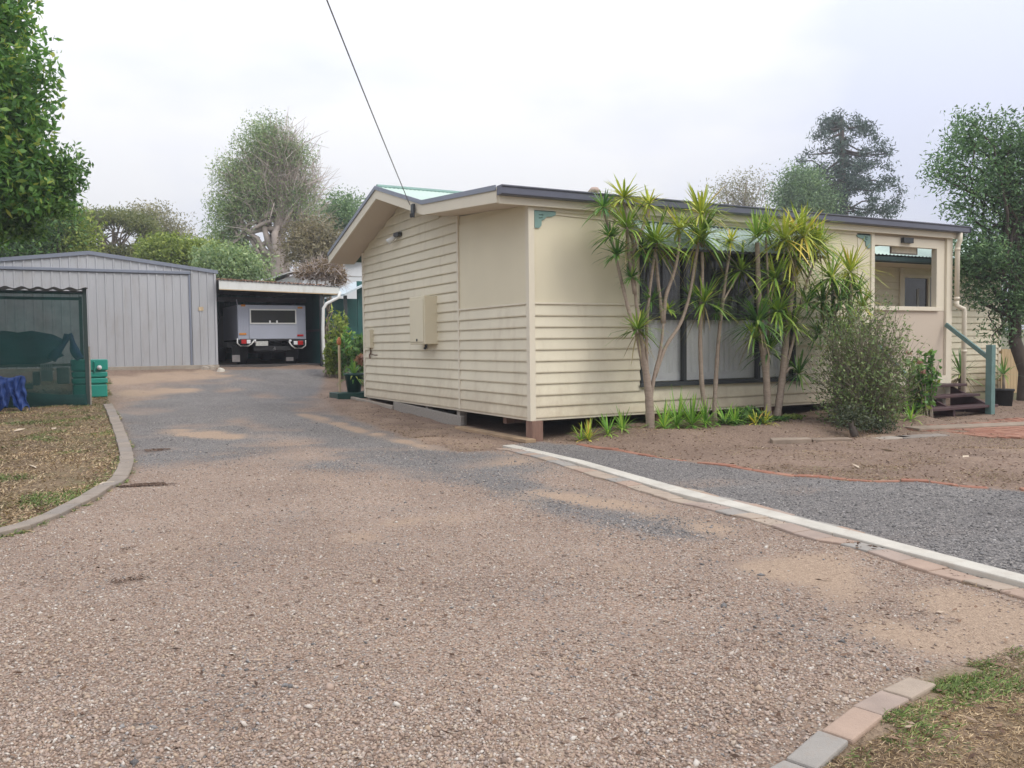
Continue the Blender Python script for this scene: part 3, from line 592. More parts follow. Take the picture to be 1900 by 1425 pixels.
# ------------------------------------------------------------------ entry steps
stp = thing('timber_steps', 'dark red timber steps with sage green posts and sloping handrail at the veranda end', 'steps', (7.6, -.5, 0))
def pz(px, py, y): return ony(px, py, y)
xl, xr = pz(1703, 760, -.75)[0], pz(1832, 762, -.75)[0]
for i, (y0, y1, z, xa, xb) in enumerate(((-.32, -.06, .50, xl-.1, 8.82), (-.62, -.34, .335, xl, xr), (-.95, -.66, .165, xl, xr))):
    bxo('tread', TREAD, stp, xa, xb, y0, y1, z-.045, z, .006)
for x in (xl+.02, (xl+xr)/2-.2, xr-.05):
    MB().prism([(x-.025, -.9, -.02), (x-.025, -.9, .115), (x-.025, -.1, .45), (x-.025, -.1, -.02)], (0, 0, 0), (.05, 0, 0)).build('stringer', TREAD, stp)
q = pz(1838, 640, -.92); bxo('newel_post', GREENP, stp, q[0]-.055, q[0]+.055, -.98, -.87, -.05, q[2], .006)
hr = pz(1754, 602, -.05); MB().beam((hr[0], -.06, hr[2]), (q[0]-.02, -.9, q[2]-.22), .045, .075).build('handrail', GREENP, stp, bevel=.006)
q2 = pz(1694, 694, -.92); bxo('newel_post', GREENP, stp, q2[0]-.05, q2[0]+.05, -.98, -.88, -.05, q2[2], .006)
MB().beam((PX+.05, -.06, 1.25), (q2[0], -.88, q2[2]-.1), .045, .075).build('handrail', GREENP, stp, bevel=.006)
bxo('threshold', TRIM, stp, xl-.1, 8.62, -.05, -.024, .502, .64, .004)

# ------------------------------------------------------------------ metal shed
SY = 13.04
SXR = at(404, 680, 22)[0]; SXC = ony(165, 470, SY)[0]; SXL = 2*SXC-SXR
SZB = .85; SZE = ony(402, 506, SY)[2]; SZR = ony(165, 471, SY)[2]
shed = thing('metal_shed', 'grey ribbed metal shed with low gable and wide sliding door behind the shade shelter', 'shed', (SXC, SY, SZB))
def srf(x): return SZE+(SZR-SZE)*(1-abs(x-SXC)/(SXR-SXC))
def ribbed(name, x0, x1, y, z0, topf, parent, mat, pitch=.19, out=.022):
    P = []; x = x0
    while x < x1-1e-6:
        for dx, o in ((0, 0), (.062, 0), (.074, out), (.104, out), (.116, 0)):
            if x+dx < x1: P.append((x+dx, o))
        x += pitch
    P.append((x1, 0)); n = len(P); V = [(a, y-o, z0) for a, o in P]+[(a, y-o, topf(a)) for a, o in P]
    V += [(x0, y+.02, z0), (x1, y+.02, z0), (x0, y+.02, topf(x0)), (x1, y+.02, topf(x1))]
    f = [(i, i+1, n+i+1, n+i) for i in range(n-1)]+[(2*n+1, 2*n, 2*n+2, 2*n+3), (2*n, 0, n, 2*n+2), (n-1, 2*n+1, 2*n+3, 2*n-1)]
    return MB().add(V, f).build(name, mat, parent)
DZ1 = ony(351, 511, SY)[2]; DX1 = ony(351, 600, SY)[0]; DX0 = SXC-(DX1-SXC)
x = SXL
while x < SXR-.01:
    x2 = min(x+.76, SXR)
    for e in (DX0, DX1):
        if x < e-.01 < x2: x2 = e
    zb = SZB+.02 if x > DX1-.02 or x2 < DX0+.02 else DZ1-.05
    ribbed('wall_sheet', x, x2-.002, SY, zb, srf, shed, GALV); x = x2
x = DX0
k = 0
while x < DX1-.01:
    x2 = min(x+.76, DX1); ribbed('door_sheet', x, x2-.002, SY-.06, SZB+.02, lambda a: DZ1, shed, GALV); x = x2
bxo('door_edge', GALV2, shed, DX1, DX1+.045, SY-.09, SY-.025, SZB+.02, DZ1+.02)
bxo('door_track', GALV2, shed, SXL, DX1+.05, SY-.11, SY-.03, DZ1+.022, DZ1+.09)
for s in (1, -1):
    xe = SXC+s*(SXR-SXC+.06); MB().prism([(SXC, SY-.05, SZR-.02), (SXC, SY-.05, SZR+.07), (xe, SY-.05, SZE+.055), (xe, SY-.05, SZE-.03)], (0, 0, 0), (0, .06, 0)).build('barge_flashing', GALV2, shed)
    corr((SXC, SY-.02, SZR+.06), (SXC, SY+6.5, SZR+.06), (xe, SY-.02, SZE+.045), (xe, SY+6.5, SZE+.045), 34, .014, (0, 0, 1)).build('roof_sheet', GALV, shed, True)
bxo('corner_flashing', GALV, shed, SXR-.04, SXR+.012, SY-.035, SY+.05, SZB+.02, SZE-.03)
bxo('side_wall', GALV, shed, SXR-.03, SXR, SY+.06, SY+6.4, SZB, SZE, 0); bxo('side_wall', GALV, shed, SXL, SXL+.03, SY+.06, SY+6.4, SZB, SZE, 0)
bxo('rear_wall', GALV, shed, SXL+.03, SXR-.03, SY+6.37, SY+6.4, SZB, SZE, 0)
bxo('slab', CONC, shed, SXL-.1, SXR+.02, SY-.14, SY+6.3, SZB-.3, SZB+.018, .01)
v = ony(373, 573, SY-.03); MB().box(v[0]-.06, v[0]+.06, SY-.030, SY-.026, v[2]-.05, v[2]+.05).build('faded_notice', paint('faded_notice', (.55, .42, .26), .6, .3, scale=30), shed)
v = ony(395, 683, SY-.2); r_ = MB()
for i in range(5): r_.box(v[0]-.3+i*.11, v[0]-.21+i*.11, SY-.32+.03*i, SY-.2, SZB-.12, SZB-.03+.02*(i % 2))
# concrete lumps at the shed corner
for i, (px, py, s) in enumerate(((392, 682, .10), (381, 683, .09), (410, 686, .08))):
    q = gp(px, py+3); mb = MB(); mb.tube([(q[0], q[1], q[2]-.02), (q[0]+.01, q[1], q[2]+s*.7), (q[0]+.02, q[1], q[2]+s)], [s*1.3, s*1.1, s*.5], 7)
    tag(mb.build('concrete_lump', CONCW if i == 2 else CONC, None), ('brown broken concrete lump against the right corner of the metal shed', 'smaller brown lump left of another at the shed corner', 'pale lump of concrete between shed corner and carport')[i], 'rubble')
# pale metal panel leaning on the shed door
lp = thing('metal_screen', 'tall pale blue metal panel leaning on the shed door behind the green tank', 'screen', at(176, 668, 20.8))
for px0, px1 in ((164, 172), (173.5, 189)):
    a = at(px0, 672, 20.6); b = at(px1, 672, 20.7); c = at(px0, 561, 21.3); d = at(px1-1, 561, 21.3); o_ = -FW*.03
    mb = MB(); mb.add([a, b, d, c, a+o_, b+o_, d+o_, c+o_], [(0, 1, 2, 3), (7, 6, 5, 4), (0, 4, 5, 1), (1, 5, 6, 2), (2, 6, 7, 3), (3, 7, 4, 0)]); mb.build('sheet', paint('pale_blue_sheet', (.50, .54, .62), .4, .06, metal=.2), lp)
MB().tube([at(162, 552, 21.15), at(170, 558, 21.15), at(200, 560, 21.15)], .022, 6).build('top_rail', GALV2, lp)
# ------------------------------------------------------------------ carport
CY = 12.7
CX0 = SXR+.03; c1 = ony(629, 533, CY); CX1 = c1[0]
cz0, cz1 = ony(404, 520, CY)[2], c1[2]
cport = thing('carport', 'low flat roofed carport with cream fascia and dark green walls beside the metal shed', 'carport', ((CX0+CX1)/2, CY, .78))
def cz(x): return cz0+(cz1-cz0)*(x-CX0)/(CX1-CX0)
MB().prism([(CX0, CY, cz(CX0)-.215), (CX0, CY, cz(CX0)), (CX1, CY, cz(CX1)), (CX1, CY, cz(CX1)-.175)], (0, 0, 0), (0, .04, 0)).build('fascia', WHITE, cport)
MB().prism([(CX0, CY-.004, cz(CX0)-.235), (CX0, CY-.004, cz(CX0)-.216), (CX1, CY-.004, cz(CX1)-.176), (CX1, CY-.004, cz(CX1)-.2)], (0, 0, 0), (0, .05, 0)).build('fascia_trim', TANF, cport)
corr((CX0, CY-.03, cz(CX0)+.015), (CX1+.06, CY-.03, cz(CX1)+.015), (CX0, CY+6.2, cz(CX0)+.06), (CX1+.06, CY+6.2, cz(CX1)+.06), 32, .012, (0, 0, 1)).build('roof_sheet', GALV, cport, True)
MB().prism([(CX1+.0, CY+.041, cz1-.2), (CX1+.0, CY+.041, cz1), (CX1+.0, CY+6.2, cz1+.04), (CX1, CY+6.2, cz1-.16)], (0, 0, 0), (.03, 0, 0)).build('side_fascia', WHITE, cport)
pxr = ony(597, 600, CY+.1)[0]
for (x_, y_) in ((pxr, CY+.12), (pxr, CY+3.1), (pxr, CY+6.0)): bxo('post', DARKF, cport, x_-.05, x_+.05, y_-.05, y_+.05, .7, cz(x_)-.2)
bxo('beam', DARKF, cport, CX0, pxr, CY+1.6, CY+1.68, cz1-.34, cz1-.22)
ribs = ribbed('rear_wall', CX0, CX1-.02, CY+6.1, .8, lambda a: cz(a)+.075, cport, TEALW)
for y_ in np.arange(CY+.25, CY+6, .95):
    bxo('side_sheet', TEALW, cport, pxr+.055, pxr+.08, y_, min(y_+.945, CY+6.05), .80, cz(pxr)+.02, 0)
bxo('side_rail', DARKF, cport, pxr+.03, pxr+.054, CY+.2, CY+6, 1.72, 1.78)
dpp = [ony(*q, CY-.06) for q in ((631, 541), (628, 552), (618, 557), (606, 563), (600, 572), (599, 610), (600, 650), (603, 672), (606, 686))]
MB().tube(dpp, .042, 10).build('downpipe', WHITE, cport, True)
bxo('floor', paint('dark_floor', (.09, .08, .075), .9, .2), cport, CX0, pxr+.04, CY+.5, CY+6.05, .70, .845, 0)  # even dark grey-brown floor
# ------------------------------------------------------------------ utility vehicle, rear end to the camera
UY = 13.35
def u(px, py, y=UY): return ony(px, py, y)
ux0, ux1 = u(441, 600)[0], u(567.5, 600)[0]; UC = (ux0+ux1)/2
uz = lambda py: u(505, py)[2]
ZG = float(gz(UC, UY))
ute = thing('utility_truck', 'work ute with pale alloy canopy reversed into the carport, rear lights showing', 'ute', (UC, UY, ZG))
zt, zb_ = uz(566), uz(630)
bxo('canopy', UTEM, ute, ux0, ux1, UY, UY+2.1, zb_, zt, .02)
for a, b in ((ux0+.01, ux0+.27), (ux1-.27, ux1-.01)):
    mb = MB()
    for i in range(6): mb.box(a+.02+i*.04, a+.045+i*.04, UY-.012, UY-.001, zb_+.16, zt-.12)
    mb.build('corner_ribs', UTEM, ute)
g0, g1 = u(461, 571)[0], u(550, 571)[0]
bxo('tailgate', UTEM, ute, g0, g1, UY-.03, UY-.001, zb_+.02, uz(571), .01)
wnz0, wnz1 = uz(599), uz(576)
hatch = MB()
for a, b, c, d in ((g0+.02, g1-.02, wnz1, wnz1+.035), (g0+.02, g1-.02, wnz0-.03, wnz0), (g0+.02, g0+.05, wnz0, wnz1), (g1-.05, g1-.02, wnz0, wnz1)): hatch.box(a, b, UY-.05, UY-.031, c, d)
ho = hatch.build('window', WHITE, ute); bxo('pane', GLASSU, ho, g0+.05, g1-.05, UY-.040, UY-.032, wnz0, wnz1, 0)
bxo('hinge_rail', UTEM, ute, g0, g1, UY-.05, UY-.031, uz(573.5), uz(571), .004)
for px in (500, 513): MB().box(u(px, 600)[0]-.02, u(px, 600)[0]+.02, UY-.065, UY-.051, wnz0-.01, wnz0+.06).build('latch', LENSW, ute)
for px0, px1, py, m_ in ((447, 455, 567.5, AMBER), (552, 561, 570.5, AMBER), (444, 457, 619.5, AMBER), (551, 563, 622.5, RED)):
    bxo('marker_light', m_, ute, u(px0, py)[0], u(px1, py)[0], UY-.022, UY-.001, uz(py+1.8), uz(py-1.8), .004)
bxo('tray_edge', paint('tray_grey', (.20, .20, .21), .5), ute, g0-.05, g1+.06, UY-.06, UY-.001, uz(629.5), zb_+.018, .006)
bxo('tray_rail', CHASS, ute, ux0+.02, ux1-.02, UY-.03, UY+2.1, uz(633), zb_-.002)
for s, l, r2 in ((-1, 440.5, 469), (1, 536, 567)):
    P = [(440.5, 628), (440.5, 637), (446, 642), (461, 642), (467, 638), (472, 631)] if s < 0 else [(567, 631), (567, 641), (561, 646), (547, 646), (541, 641), (536, 634)]
    MB().tube([u(a, b, UY-.05) for a, b in P], .017, 8).build('light_guard', WHITE, ute, True)
    lx0, lx1 = (447, 464) if s < 0 else (544, 561); yy = 633.5 if s < 0 else 636.5
    lt = bxo('tail_light', CHASS, ute, u(lx0-2, yy)[0], u(lx1+2, yy)[0], UY-.06, UY-.02, uz(yy+5), uz(yy-5), .01)
    ra, rb, wa, wb = (lx0, lx0+9.5, lx0+10, lx1) if s < 0 else (lx0+7.5, lx1, lx0, lx0+7)
    bxo('red_lens', RED, lt, u(ra, yy)[0], u(rb, yy)[0], UY-.075, UY-.061, uz(yy+3.8), uz(yy-3.8), .006)
    bxo('white_lens', LENSW, lt, u(wa, yy)[0], u(wb, yy)[0], UY-.072, UY-.061, uz(yy+3.4), uz(yy-3.4), .006)
    q = u(473 if s < 0 else 537, 633); MB().tube([(q[0], UY-.02, q[2]-.03), (q[0]+.02*s, UY-.05, q[2]+.04)], .035, 8).build('hook', LENSW, ute, True)
bxo('number_plate', paint('plate_face', (.52, .52, .48), .5, .3, scale=28), ute, u(474, 637)[0], u(497, 637)[0], UY-.03, UY-.02, uz(641.5), uz(633), .003)
bxo('chassis', CHASS, ute, UC-.42, UC+.42, UY+.25, UY+5.0, ZG+.34, zb_-.08, .02)
bxo('tow_bar', CHASS, ute, UC-.5, UC+.5, UY+.02, UY+.14, ZG+.40, ZG+.52, .02)
MB().tube([(UC+.02, UY+.02, ZG+.44), (UC+.02, UY-.12, ZG+.44), (UC+.02, UY-.12, ZG+.52)], .028, 8).build('tow_ball', paint('tow_steel', (.2, .2, .2), .4), ute, True)
for s, a, b, t_, bt in ((-1, 434, 450, 650, 671), (1, 535, 550, 661, 673)):
    x0_, x1_ = u(a, 660)[0], u(b, 660)[0]
    bxo('mud_flap', CHASS, ute, x0_, x1_, UY+.30, UY+.315, ZG+.10, ZG+.55, .003); bxo('flap_plate', paint('flap_grey', (.42, .38, .36), .6, .2, scale=9), ute, x0_+.01, x1_-.01, UY+.288, UY+.299, ZG+.12, ZG+(.30 if s < 0 else .22), .003)
    for yw in (.78, 3.9):
        xc = UC+s*.68; w = MB(); ring = [(xc-.12, 0), (xc-.12, .30), (xc-.09, .36), (xc+.09, .36), (xc+.12, .30), (xc+.12, 0)]; n = 22; V = []
        for xx, rr in ring: V += [(xx, UY+yw+rr*math.cos(i*2*math.pi/n), ZG+.36+rr*math.sin(i*2*math.pi/n)) for i in range(n)]
        w.add(V, [(j*n+i, j*n+(i+1) % n, (j+1)*n+(i+1) % n, (j+1)*n+i) for j in range(5) for i in range(n)]); wo = w.build('wheel', BLACK, ute, True)
        r3 = MB(); r3.tube([(xc+s*.121, UY+yw, ZG+.36), (xc+s*.124, UY+yw, ZG+.36)], .2, 16); r3.build('rim', UTEM, wo)
cab = MB(); cab.prism([(UC-.78, UY+2.2, ZG+.5), (UC-.78, UY+2.2, ZG+1.05), (UC-.72, UY+2.3, ZG+1.42), (UC-.72, UY+3.5, ZG+1.44), (UC-.76, UY+4.1, ZG+1.05), (UC-.78, UY+5.1, ZG+.95), (UC-.78, UY+5.2, ZG+.5)], (0, 0, 0), (1.56, 0, 0)); cab.build('cab', LENSW, ute, bevel=.03)
bxo('rear_screen', GLASSU, ute, UC-.6, UC+.6, UY+2.19, UY+2.2, ZG+1.08, ZG+1.36, 0)
q = u(440.5, 556, UY+.1); MB().tube([(ux0+.01, UY+.05, zt), (ux0-.005, UY+.05, q[2])], .012, 6).build('aerial', UTEM, ute)
# ------------------------------------------------------------------ shade house on the left
FY = 7.95
FP = at(163, 752, 16.02); ZS = FP[2]
shh = thing('shade_house', 'dark green shade cloth shelter with corrugated roof edge on the left lawn', 'shelter', (-7, FY, ZS))
ztp = ony(160, 538, FY)[2]; zts = ony(0, 533, FY)[2]
xR = FP[0]+.02; xL = -10.2
n = 130; rows = 9; V = []; xs = np.linspace(xL, xR-.03, n)
for r_ in range(rows):
    t = r_/(rows-1)
    for i, x in enumerate(xs):
        y = FY-.02+.018*math.sin(x*9+math.sin(x*3.7)*2)*(1-.5*t)+.03*math.sin(x*2.1+t*2)*(1-t)
        V.append((x, y, ZS+.02+.02*math.sin(x*5)+(ztp-.05-ZS)*t-(.03*abs(math.sin(x*math.pi/.9))*(t == 1))))
MB().add(V, [(r_*n+i, r_*n+i+1, (r_+1)*n+i+1, (r_+1)*n+i) for r_ in range(rows-1) for i in range(n-1)]).build('front_cloth', SHCLOTH, shh, True)
# a slack fold of doubled cloth along the foot
V = []
for r_ in range(4):
    t = r_/3
    for i, x in enumerate(xs): V.append((x, FY-.05-.03*math.sin(x*2.3+r_)-.02*(1-t), ZS+.01+(.30+.10*math.sin(x*1.7+1))*t))
MB().add(V, [(r_*n+i, r_*n+i+1, (r_+1)*n+i+1, (r_+1)*n+i) for r_ in range(3) for i in range(n-1)]).build('cloth_skirt', SHCLOTH, shh, True)
bxo('post', paint('dark_post', (.03, .05, .045), .7, .2), shh, xR-.045, xR+.02, FY-.03, FY+.04, ZS-.1, ztp+.03)
bxo('foot_strap', WOODG, shh, xR+.021, xR+.05, FY-.03, FY+.03, ZS-.1, ZS+1.1)
bxo('post', DARKF, shh, xR-.04, xR+.02, FY+2.2, FY+2.26, ZS, ztp)
for y_ in (FY+.06, FY+2.15): bxo('roof_rail', DARKF, shh, xL, xR+.02, y_, y_+.05, ztp-.08, ztp-.02)
xr_ = np.linspace(xL, xR+.05, 19*6); V = [(x, y, ztp+.02+.022*math.cos(2*math.pi*(x-xR)/.255)+(.10 if y > FY+1 else 0)) for y in (FY-.12, FY+2.3) for x in xr_]; nn = len(xr_)
MB().add(V, [(i, i+1, nn+i+1, nn+i) for i in range(nn-1)]).build('roof_sheet', paint('dark_roof', (.035, .05, .05), .6, .2), shh, True)
V = []
for r_ in range(4):
    for y in np.linspace(FY+.1, FY+2.2, 20): V.append((xL+.02*math.sin(y*6), y, ZS+(ztp-ZS)*r_/3))
MB().add(V, [(r_*20+i, r_*20+i+1, (r_+1)*20+i+1, (r_+1)*20+i) for r_ in range(3) for i in range(19)]).build('side_cloth', SHCLOTH, shh, True)
# things kept in it
def lumpy(mb, c, r, seed, sq=1.0, nu=14, nv=8):
    q = random.Random(seed); ph = [q.uniform(0, 6) for _ in range(6)]; V = []
    for j in range(nv+1):
        for i in range(nu):
            a = 2*math.pi*i/nu; b = math.pi*j/nv-math.pi/2; k = (1+.06*math.sin(3*a+ph[0])+.05*math.sin(5*a+2*b+ph[1]))*(1.28 if abs(math.cos(b)) < .95 and abs(math.cos(b)) > .3 else 1)
            V.append((c[0]+r[0]*k*math.cos(a)*math.cos(b), c[1]+r[1]*k*math.sin(a)*math.cos(b), c[2]+r[2]*k*math.sin(b)))
    mb.add(V, [(j*nu+i, j*nu+(i+1) % nu, (j+1)*nu+(i+1) % nu, (j+1)*nu+i) for j in range(nv) for i in range(nu)]); return mb
yI = FY+.75
a, b, c, d = (ony(*q, yI) for q in ((125, 620), (98, 668), (150, 668), (122, 640)))
def drape(name, top, feet, y, w, seed, mat, label):
    q = random.Random(seed); mb = MB()
    for i, ft in enumerate(feet):
        pts = [np.array(top)*(1-t)+np.array(ft)*t+np.array([.03*math.sin(5*t+i), .05*math.sin(4*t+seed), 0]) for t in np.linspace(0, 1, 9)]
        mb.tube(pts, [w*(.55+.5*t+.15*math.sin(9*t+seed+i)) for t in np.linspace(0, 1, 9)], 9)
    return tag(mb.build(name, mat, None, True), label, 'tarpaulin')
drape('blue_tarpaulin', (a[0], yI, a[2]), [(b[0], yI, b[2]), (c[0], yI, c[2]+.02)], yI, .085, 1, BLUET, 'bright blue tarp draped in an upturned V behind the shade cloth')
e0, e1 = ony(-70, 622, yI+.6), ony(100, 672, yI+.6)
mb = lumpy(MB(), ((e0[0]+e1[0])/2, yI+.6, (e0[2]+e1[2])/2), ((e1[0]-e0[0])/2, .35, .28), 4); tag(mb.build('covered_load', paint('dark_blue_cover', (.02, .05, .11), .8, .2, bump=.3, bscale=9), None, True), 'dark blue covered bundle lying on the shelf inside the shade house', 'bundle')
sh_ = thing('shelf_frame', 'low timber bench carrying the covered bundle inside the shade house', 'bench', (e0[0], yI+.5, ZS))
bxo('top', WOODG, sh_, e0[0]-.3, e1[0]+.6, yI+.2, yI+.95, e1[2]-.08, e1[2]-.03)
for x in (e0[0]-.2, e1[0]+.5):
    for y in (yI+.25, yI+.88): bxo('leg', WOODG, sh_, x, x+.06, y, y+.05, ZS-.05, e1[2]-.082)
k0, k1 = ony(76, 676, yI-.2), ony(97, 706, yI-.2)
bk = thing('plastic_basket', 'pale grid sided basket on the ground behind the shade cloth', 'basket', ((k0[0]+k1[0])/2, yI-.1, k1[2])); mb = MB(); PW = paint('pale_plastic', (.62, .62, .58), .5)
for i in range(6): x = k0[0]+(k1[0]-k0[0])*i/5; mb.box(x-.012, x+.012, yI-.2, yI-.18, k1[2], k0[2])
for i in range(6): z = k1[2]+(k0[2]-k1[2])*i/5; mb.box(k0[0]-.01, k1[0]+.01, yI-.178, yI-.16, z-.012, z+.012)
mb.build('front_grid', PW, bk); bxo('tub', PW, bk, k0[0], k1[0], yI-.15, yI+.15, k1[2], k1[2]+.2)
for i, (px0, py0, px1, py1, lab) in enumerate(((38, 712, 62, 722, 'pale folded bag lying low at the left behind the shade cloth'), (105, 682, 130, 712, 'grey carton beside the basket behind the shade cloth'), (60, 690, 75, 715, 'grey carton left of the pale basket behind the shade cloth'))):
    p0, p1 = ony(px0, py0, yI-.15), ony(px1, py1, yI-.15)
    tag(bxo('carton', paint('grey_carton', (.30, .30, .27), .8, .15), None, p0[0], p1[0], yI-.15, yI+.2, max(ZS, p1[2]), p0[2], .02), lab, 'carton')
# crumpled blue tarp hanging outside at the left
yT = FY-.40; gzT = float(gz(-6.3, yT)); a = ony(-14, 700, yT); b = ony(46, 700, yT); V = []; nu, nv = 60, 16
for jv in range(nv+1):
    t = jv/nv
    for iu in range(nu+1):
        w_ = iu/nu; bot = gzT+.02+.30*math.exp(-((w_-.50)/.055)**2)+.05*math.sin(w_*23)
        x_ = a[0]+(b[0]-a[0])*w_+.10*t**3*(w_-.3)+.012*math.sin(t*17+w_*31); y_ = yT-.035*math.sin(w_*27+1.3*math.sin(t*5))*(.5+t)-.10*t**2-.10*max(0, t-.82)*5*(w_ > .55)-.012*math.sin(t*23+w_*9)
        V.append((x_, y_, a[2]+(bot-a[2])*t+.02*math.sin(w_*9)*(1-t)))
fc = [(jv*(nu+1)+iu, jv*(nu+1)+iu+1, (jv+1)*(nu+1)+iu+1, (jv+1)*(nu+1)+iu) for jv in range(nv) for iu in range(nu)]
tb_ = MB().add(V, fc).build('blue_tarpaulin', BLUET, None, True); sm_ = tb_.modifiers.new('thickness', 'SOLIDIFY'); sm_.thickness = .006
tag(tb_, 'crumpled blue tarp hanging to the ground outside the shade cloth at the far left', 'tarpaulin')
# teal tank
tx0, tx1 = at(136, 745, 16.9)[0], at(201, 745, 16.9)[0]; ty = at(170, 745, 16.9)[1]; tz = float(gz(-4.9, ty)); tk = thing('plastic_tank', 'teal green ribbed plastic tank standing behind the shade house post', 'tank', ((tx0+tx1)/2, ty+.3, tz))
zt0, zt1 = at(170, 737, 16.9)[2], at(170, 667, 16.9)[2]; hh = zt1-zt0
for z0_, z1_, e in ((0, .33, 0), (.36, .50, .012), (.53, .67, .012), (.71, 1, .022)):
    bxo('rib', TEAL, tk, tx0-e, tx1+e, ty-e, ty+.55+e, zt0+hh*z0_, zt0+hh*z1_, .018)
bxo('core', paint('teal_dark', (.01, .2, .15), .4), tk, tx0+.02, tx1-.02, ty+.02, ty+.53, zt0+.01, zt1-.02, .01)
MB().tube([((tx0+tx1)/2+.17, ty-.03, zt1-.16), ((tx0+tx1)/2+.17, ty-.07, zt1-.16)], .045, 12).build('cap', LENSW, tk, True)
MB().tube([((tx0+tx1)/2+.08, ty-.03, zt1-.05), ((tx0+tx1)/2+.08, ty-.05, zt1-.05), ((tx0+tx1)/2+.08, ty-.05, zt1-.24), ((tx0+tx1)/2+.08, ty-.02, zt1-.24)], .016, 6).build('handle', TEAL, tk)
for x in (tx0+.06, tx1-.16): bxo('foot', BLACK, tk, x, x+.1, ty+.03, ty+.5, tz-.05, zt0+.009)
# ------------------------------------------------------------------ neighbour's house and green lean-to
NY = at(660, 560, 34)[1]
nb = thing('neighbour_house', 'white neighbouring house with brown barge board behind the weatherboard gable', 'house', at(660, 700, 34))
n0, n1, n2 = ony(560, 507, NY), ony(690, 476, NY), ony(690, 640, NY); zb2 = float(gz(5, NY))
mb = MB(); mb.prism([(n0[0], NY, zb2), (n0[0], NY, n0[2]), (n1[0], NY, n1[2]), (n1[0], NY, zb2)], (0, 0, 0), (0, 6, 0)); mb.build('wall', paint('white_wall', (.66, .67, .68), .7, .05, scale=1), nb)
mb = MB(); mb.beam(n0+np.array([-.2, -.25, .02]), n1+np.array([.2, -.25, .06]), .05, .13, (0, 0, 1)); mb.build('barge_board', paint('brown_barge', (.25, .16, .13), .7), nb)
mb = MB(); mb.prism([(n0[0]-.2, NY-.3, n0[2]+.10), (n0[0]-.2, NY-.3, n0[2]+.14), (n1[0]+3, NY-.3, n1[2]+.95), (n1[0]+3, NY-.3, n1[2]+.91)], (0, 0, 0), (0, 6.6, 0)); mb.build('roof', paint('white_roof', (.75, .76, .77), .5, .04), nb)
q = ony(645, 505, NY-.02); bxo('wall_joint', paint('joint_grey', (.4, .4, .4), .8), nb, n0[0], n1[0], NY-.012, NY-.001, ony(660, 513, NY)[2]-.02, ony(660, 513, NY)[2]+.02)
LY = at(655, 560, 28)[1]
lt_ = thing('green_lean_to', 'dark green lean-to with pale sloping roof between carport and weatherboard house', 'shed', at(655, 700, 28))
l0, l1 = ony(632, 548, LY), ony(700, 528, LY)
mb = MB(); mb.prism([(l0[0], LY-.4, l0[2]-.03), (l0[0], LY-.4, l0[2]+.03), (l1[0], LY-.4, l1[2]+.25), (l1[0], LY-.4, l1[2]+.19)], (0, 0, 0), (0, 3, 0)); mb.build('roof', paint('pale_blue_roof', (.55, .62, .64), .5, .05), lt_)
a, b = ony(664, 600, LY), ony(697, 600, LY); zl = float(gz(3, LY))
bxo('wall', TEALW, lt_, a[0], b[0], LY, LY+.06, zl, l1[2]+.1); bxo('rear_wall', TEALW, lt_, l0[0], b[0], LY+1.8, LY+1.86, zl, l0[2]); bxo('low_wall', TEALW, lt_, l0[0], a[0]-.01, LY, LY+.06, zl, ony(650, 607, LY)[2])
a = ony(642, 600, LY); bxo('post', DARKF, lt_, a[0]-.05, a[0]+.05, LY-.02, LY+.07, zl, l0[2])
# ------------------------------------------------------------------ stake, pot, sleepers, fence
q = gp(631, 737); stz = at(631, 640, np.dot(q-CAM, FW))[2]
sk = thing('timber_stake', 'thin pale timber stake with an orange tip beside the house corner', 'stake', q)
bxo('shaft', PINE, sk, q[0]-.02, q[0]+.02, q[1]-.02, q[1]+.02, q[2]-.1, stz, .003)
MB().tube([(q[0], q[1], stz), (q[0], q[1], stz+.04), (q[0], q[1], stz+.10), (q[0]+.01, q[1], stz+.16)], [.03, .05, .045, .02], 8).build('tip', ORANGE, sk, True)
POTD = 17.9; q = at(657, 727, POTD); pr_ = 1.0
pt = thing('plant_pot', 'dark green plastic pot with leafy plant behind the house corner', 'pot', q)
r0, r1, hp = 20*POTD/FPX/2*1.2, 32*POTD/FPX/2*1.12, 37*POTD/FPX*.94
MB().tube([(q[0], q[1], q[2]), (q[0], q[1], q[2]+hp-.05), (q[0], q[1], q[2]+hp-.05), (q[0], q[1], q[2]+hp), (q[0], q[1], q[2]+hp)], [r0, r1*.93, r1*1.04, r1*1.06, r1*.9], 20).build('pot', POTG, pt, True)
POTQ = q+np.array([0, 0, hp])
pb = at(655, 733, 17.6); tag(bxo('pot_base', POTG, None, pb[0]-.35, pb[0]+.45, pb[1]-.1, pb[1]+.5, float(gz(pb[0], pb[1]))-.05, q[2]-.002, .01), 'low dark green plastic base under the pot behind the house corner', 'base')
slp = [gp(642, 738), gp(700, 750), gp(735, 760), gp(862, 792)]
mb = MB().beam(slp[2]+np.array([0, .06, .05]), slp[3]+np.array([0, .06, .06]), .07, .2); tag(mb.build('timber_sleeper', WOODG, None, bevel=.01), 'long grey timber sleeper on edge below the gable wall', 'sleeper')
mb = MB().beam(slp[0]+np.array([0, .03, .01]), slp[2]+np.array([-.03, .03, .03]), .07, .08); tag(mb.build('timber_edging', CONC, None, bevel=.01), 'thin pale edging board running from the stake toward the gable stumps', 'edging')
q = gp(868, 795); 
mb = MB().beam(gp(852, 795)+np.array([0, 0, .01]), gp(985, 821)+np.array([0, 0, .015]), .16, .05); tag(mb.build('timber_edging', paint('tan_board', (.36, .25, .15), .85, .2, scale=5), None, bevel=.008), 'flat tan board on the ground leading to the front corner stump', 'edging')
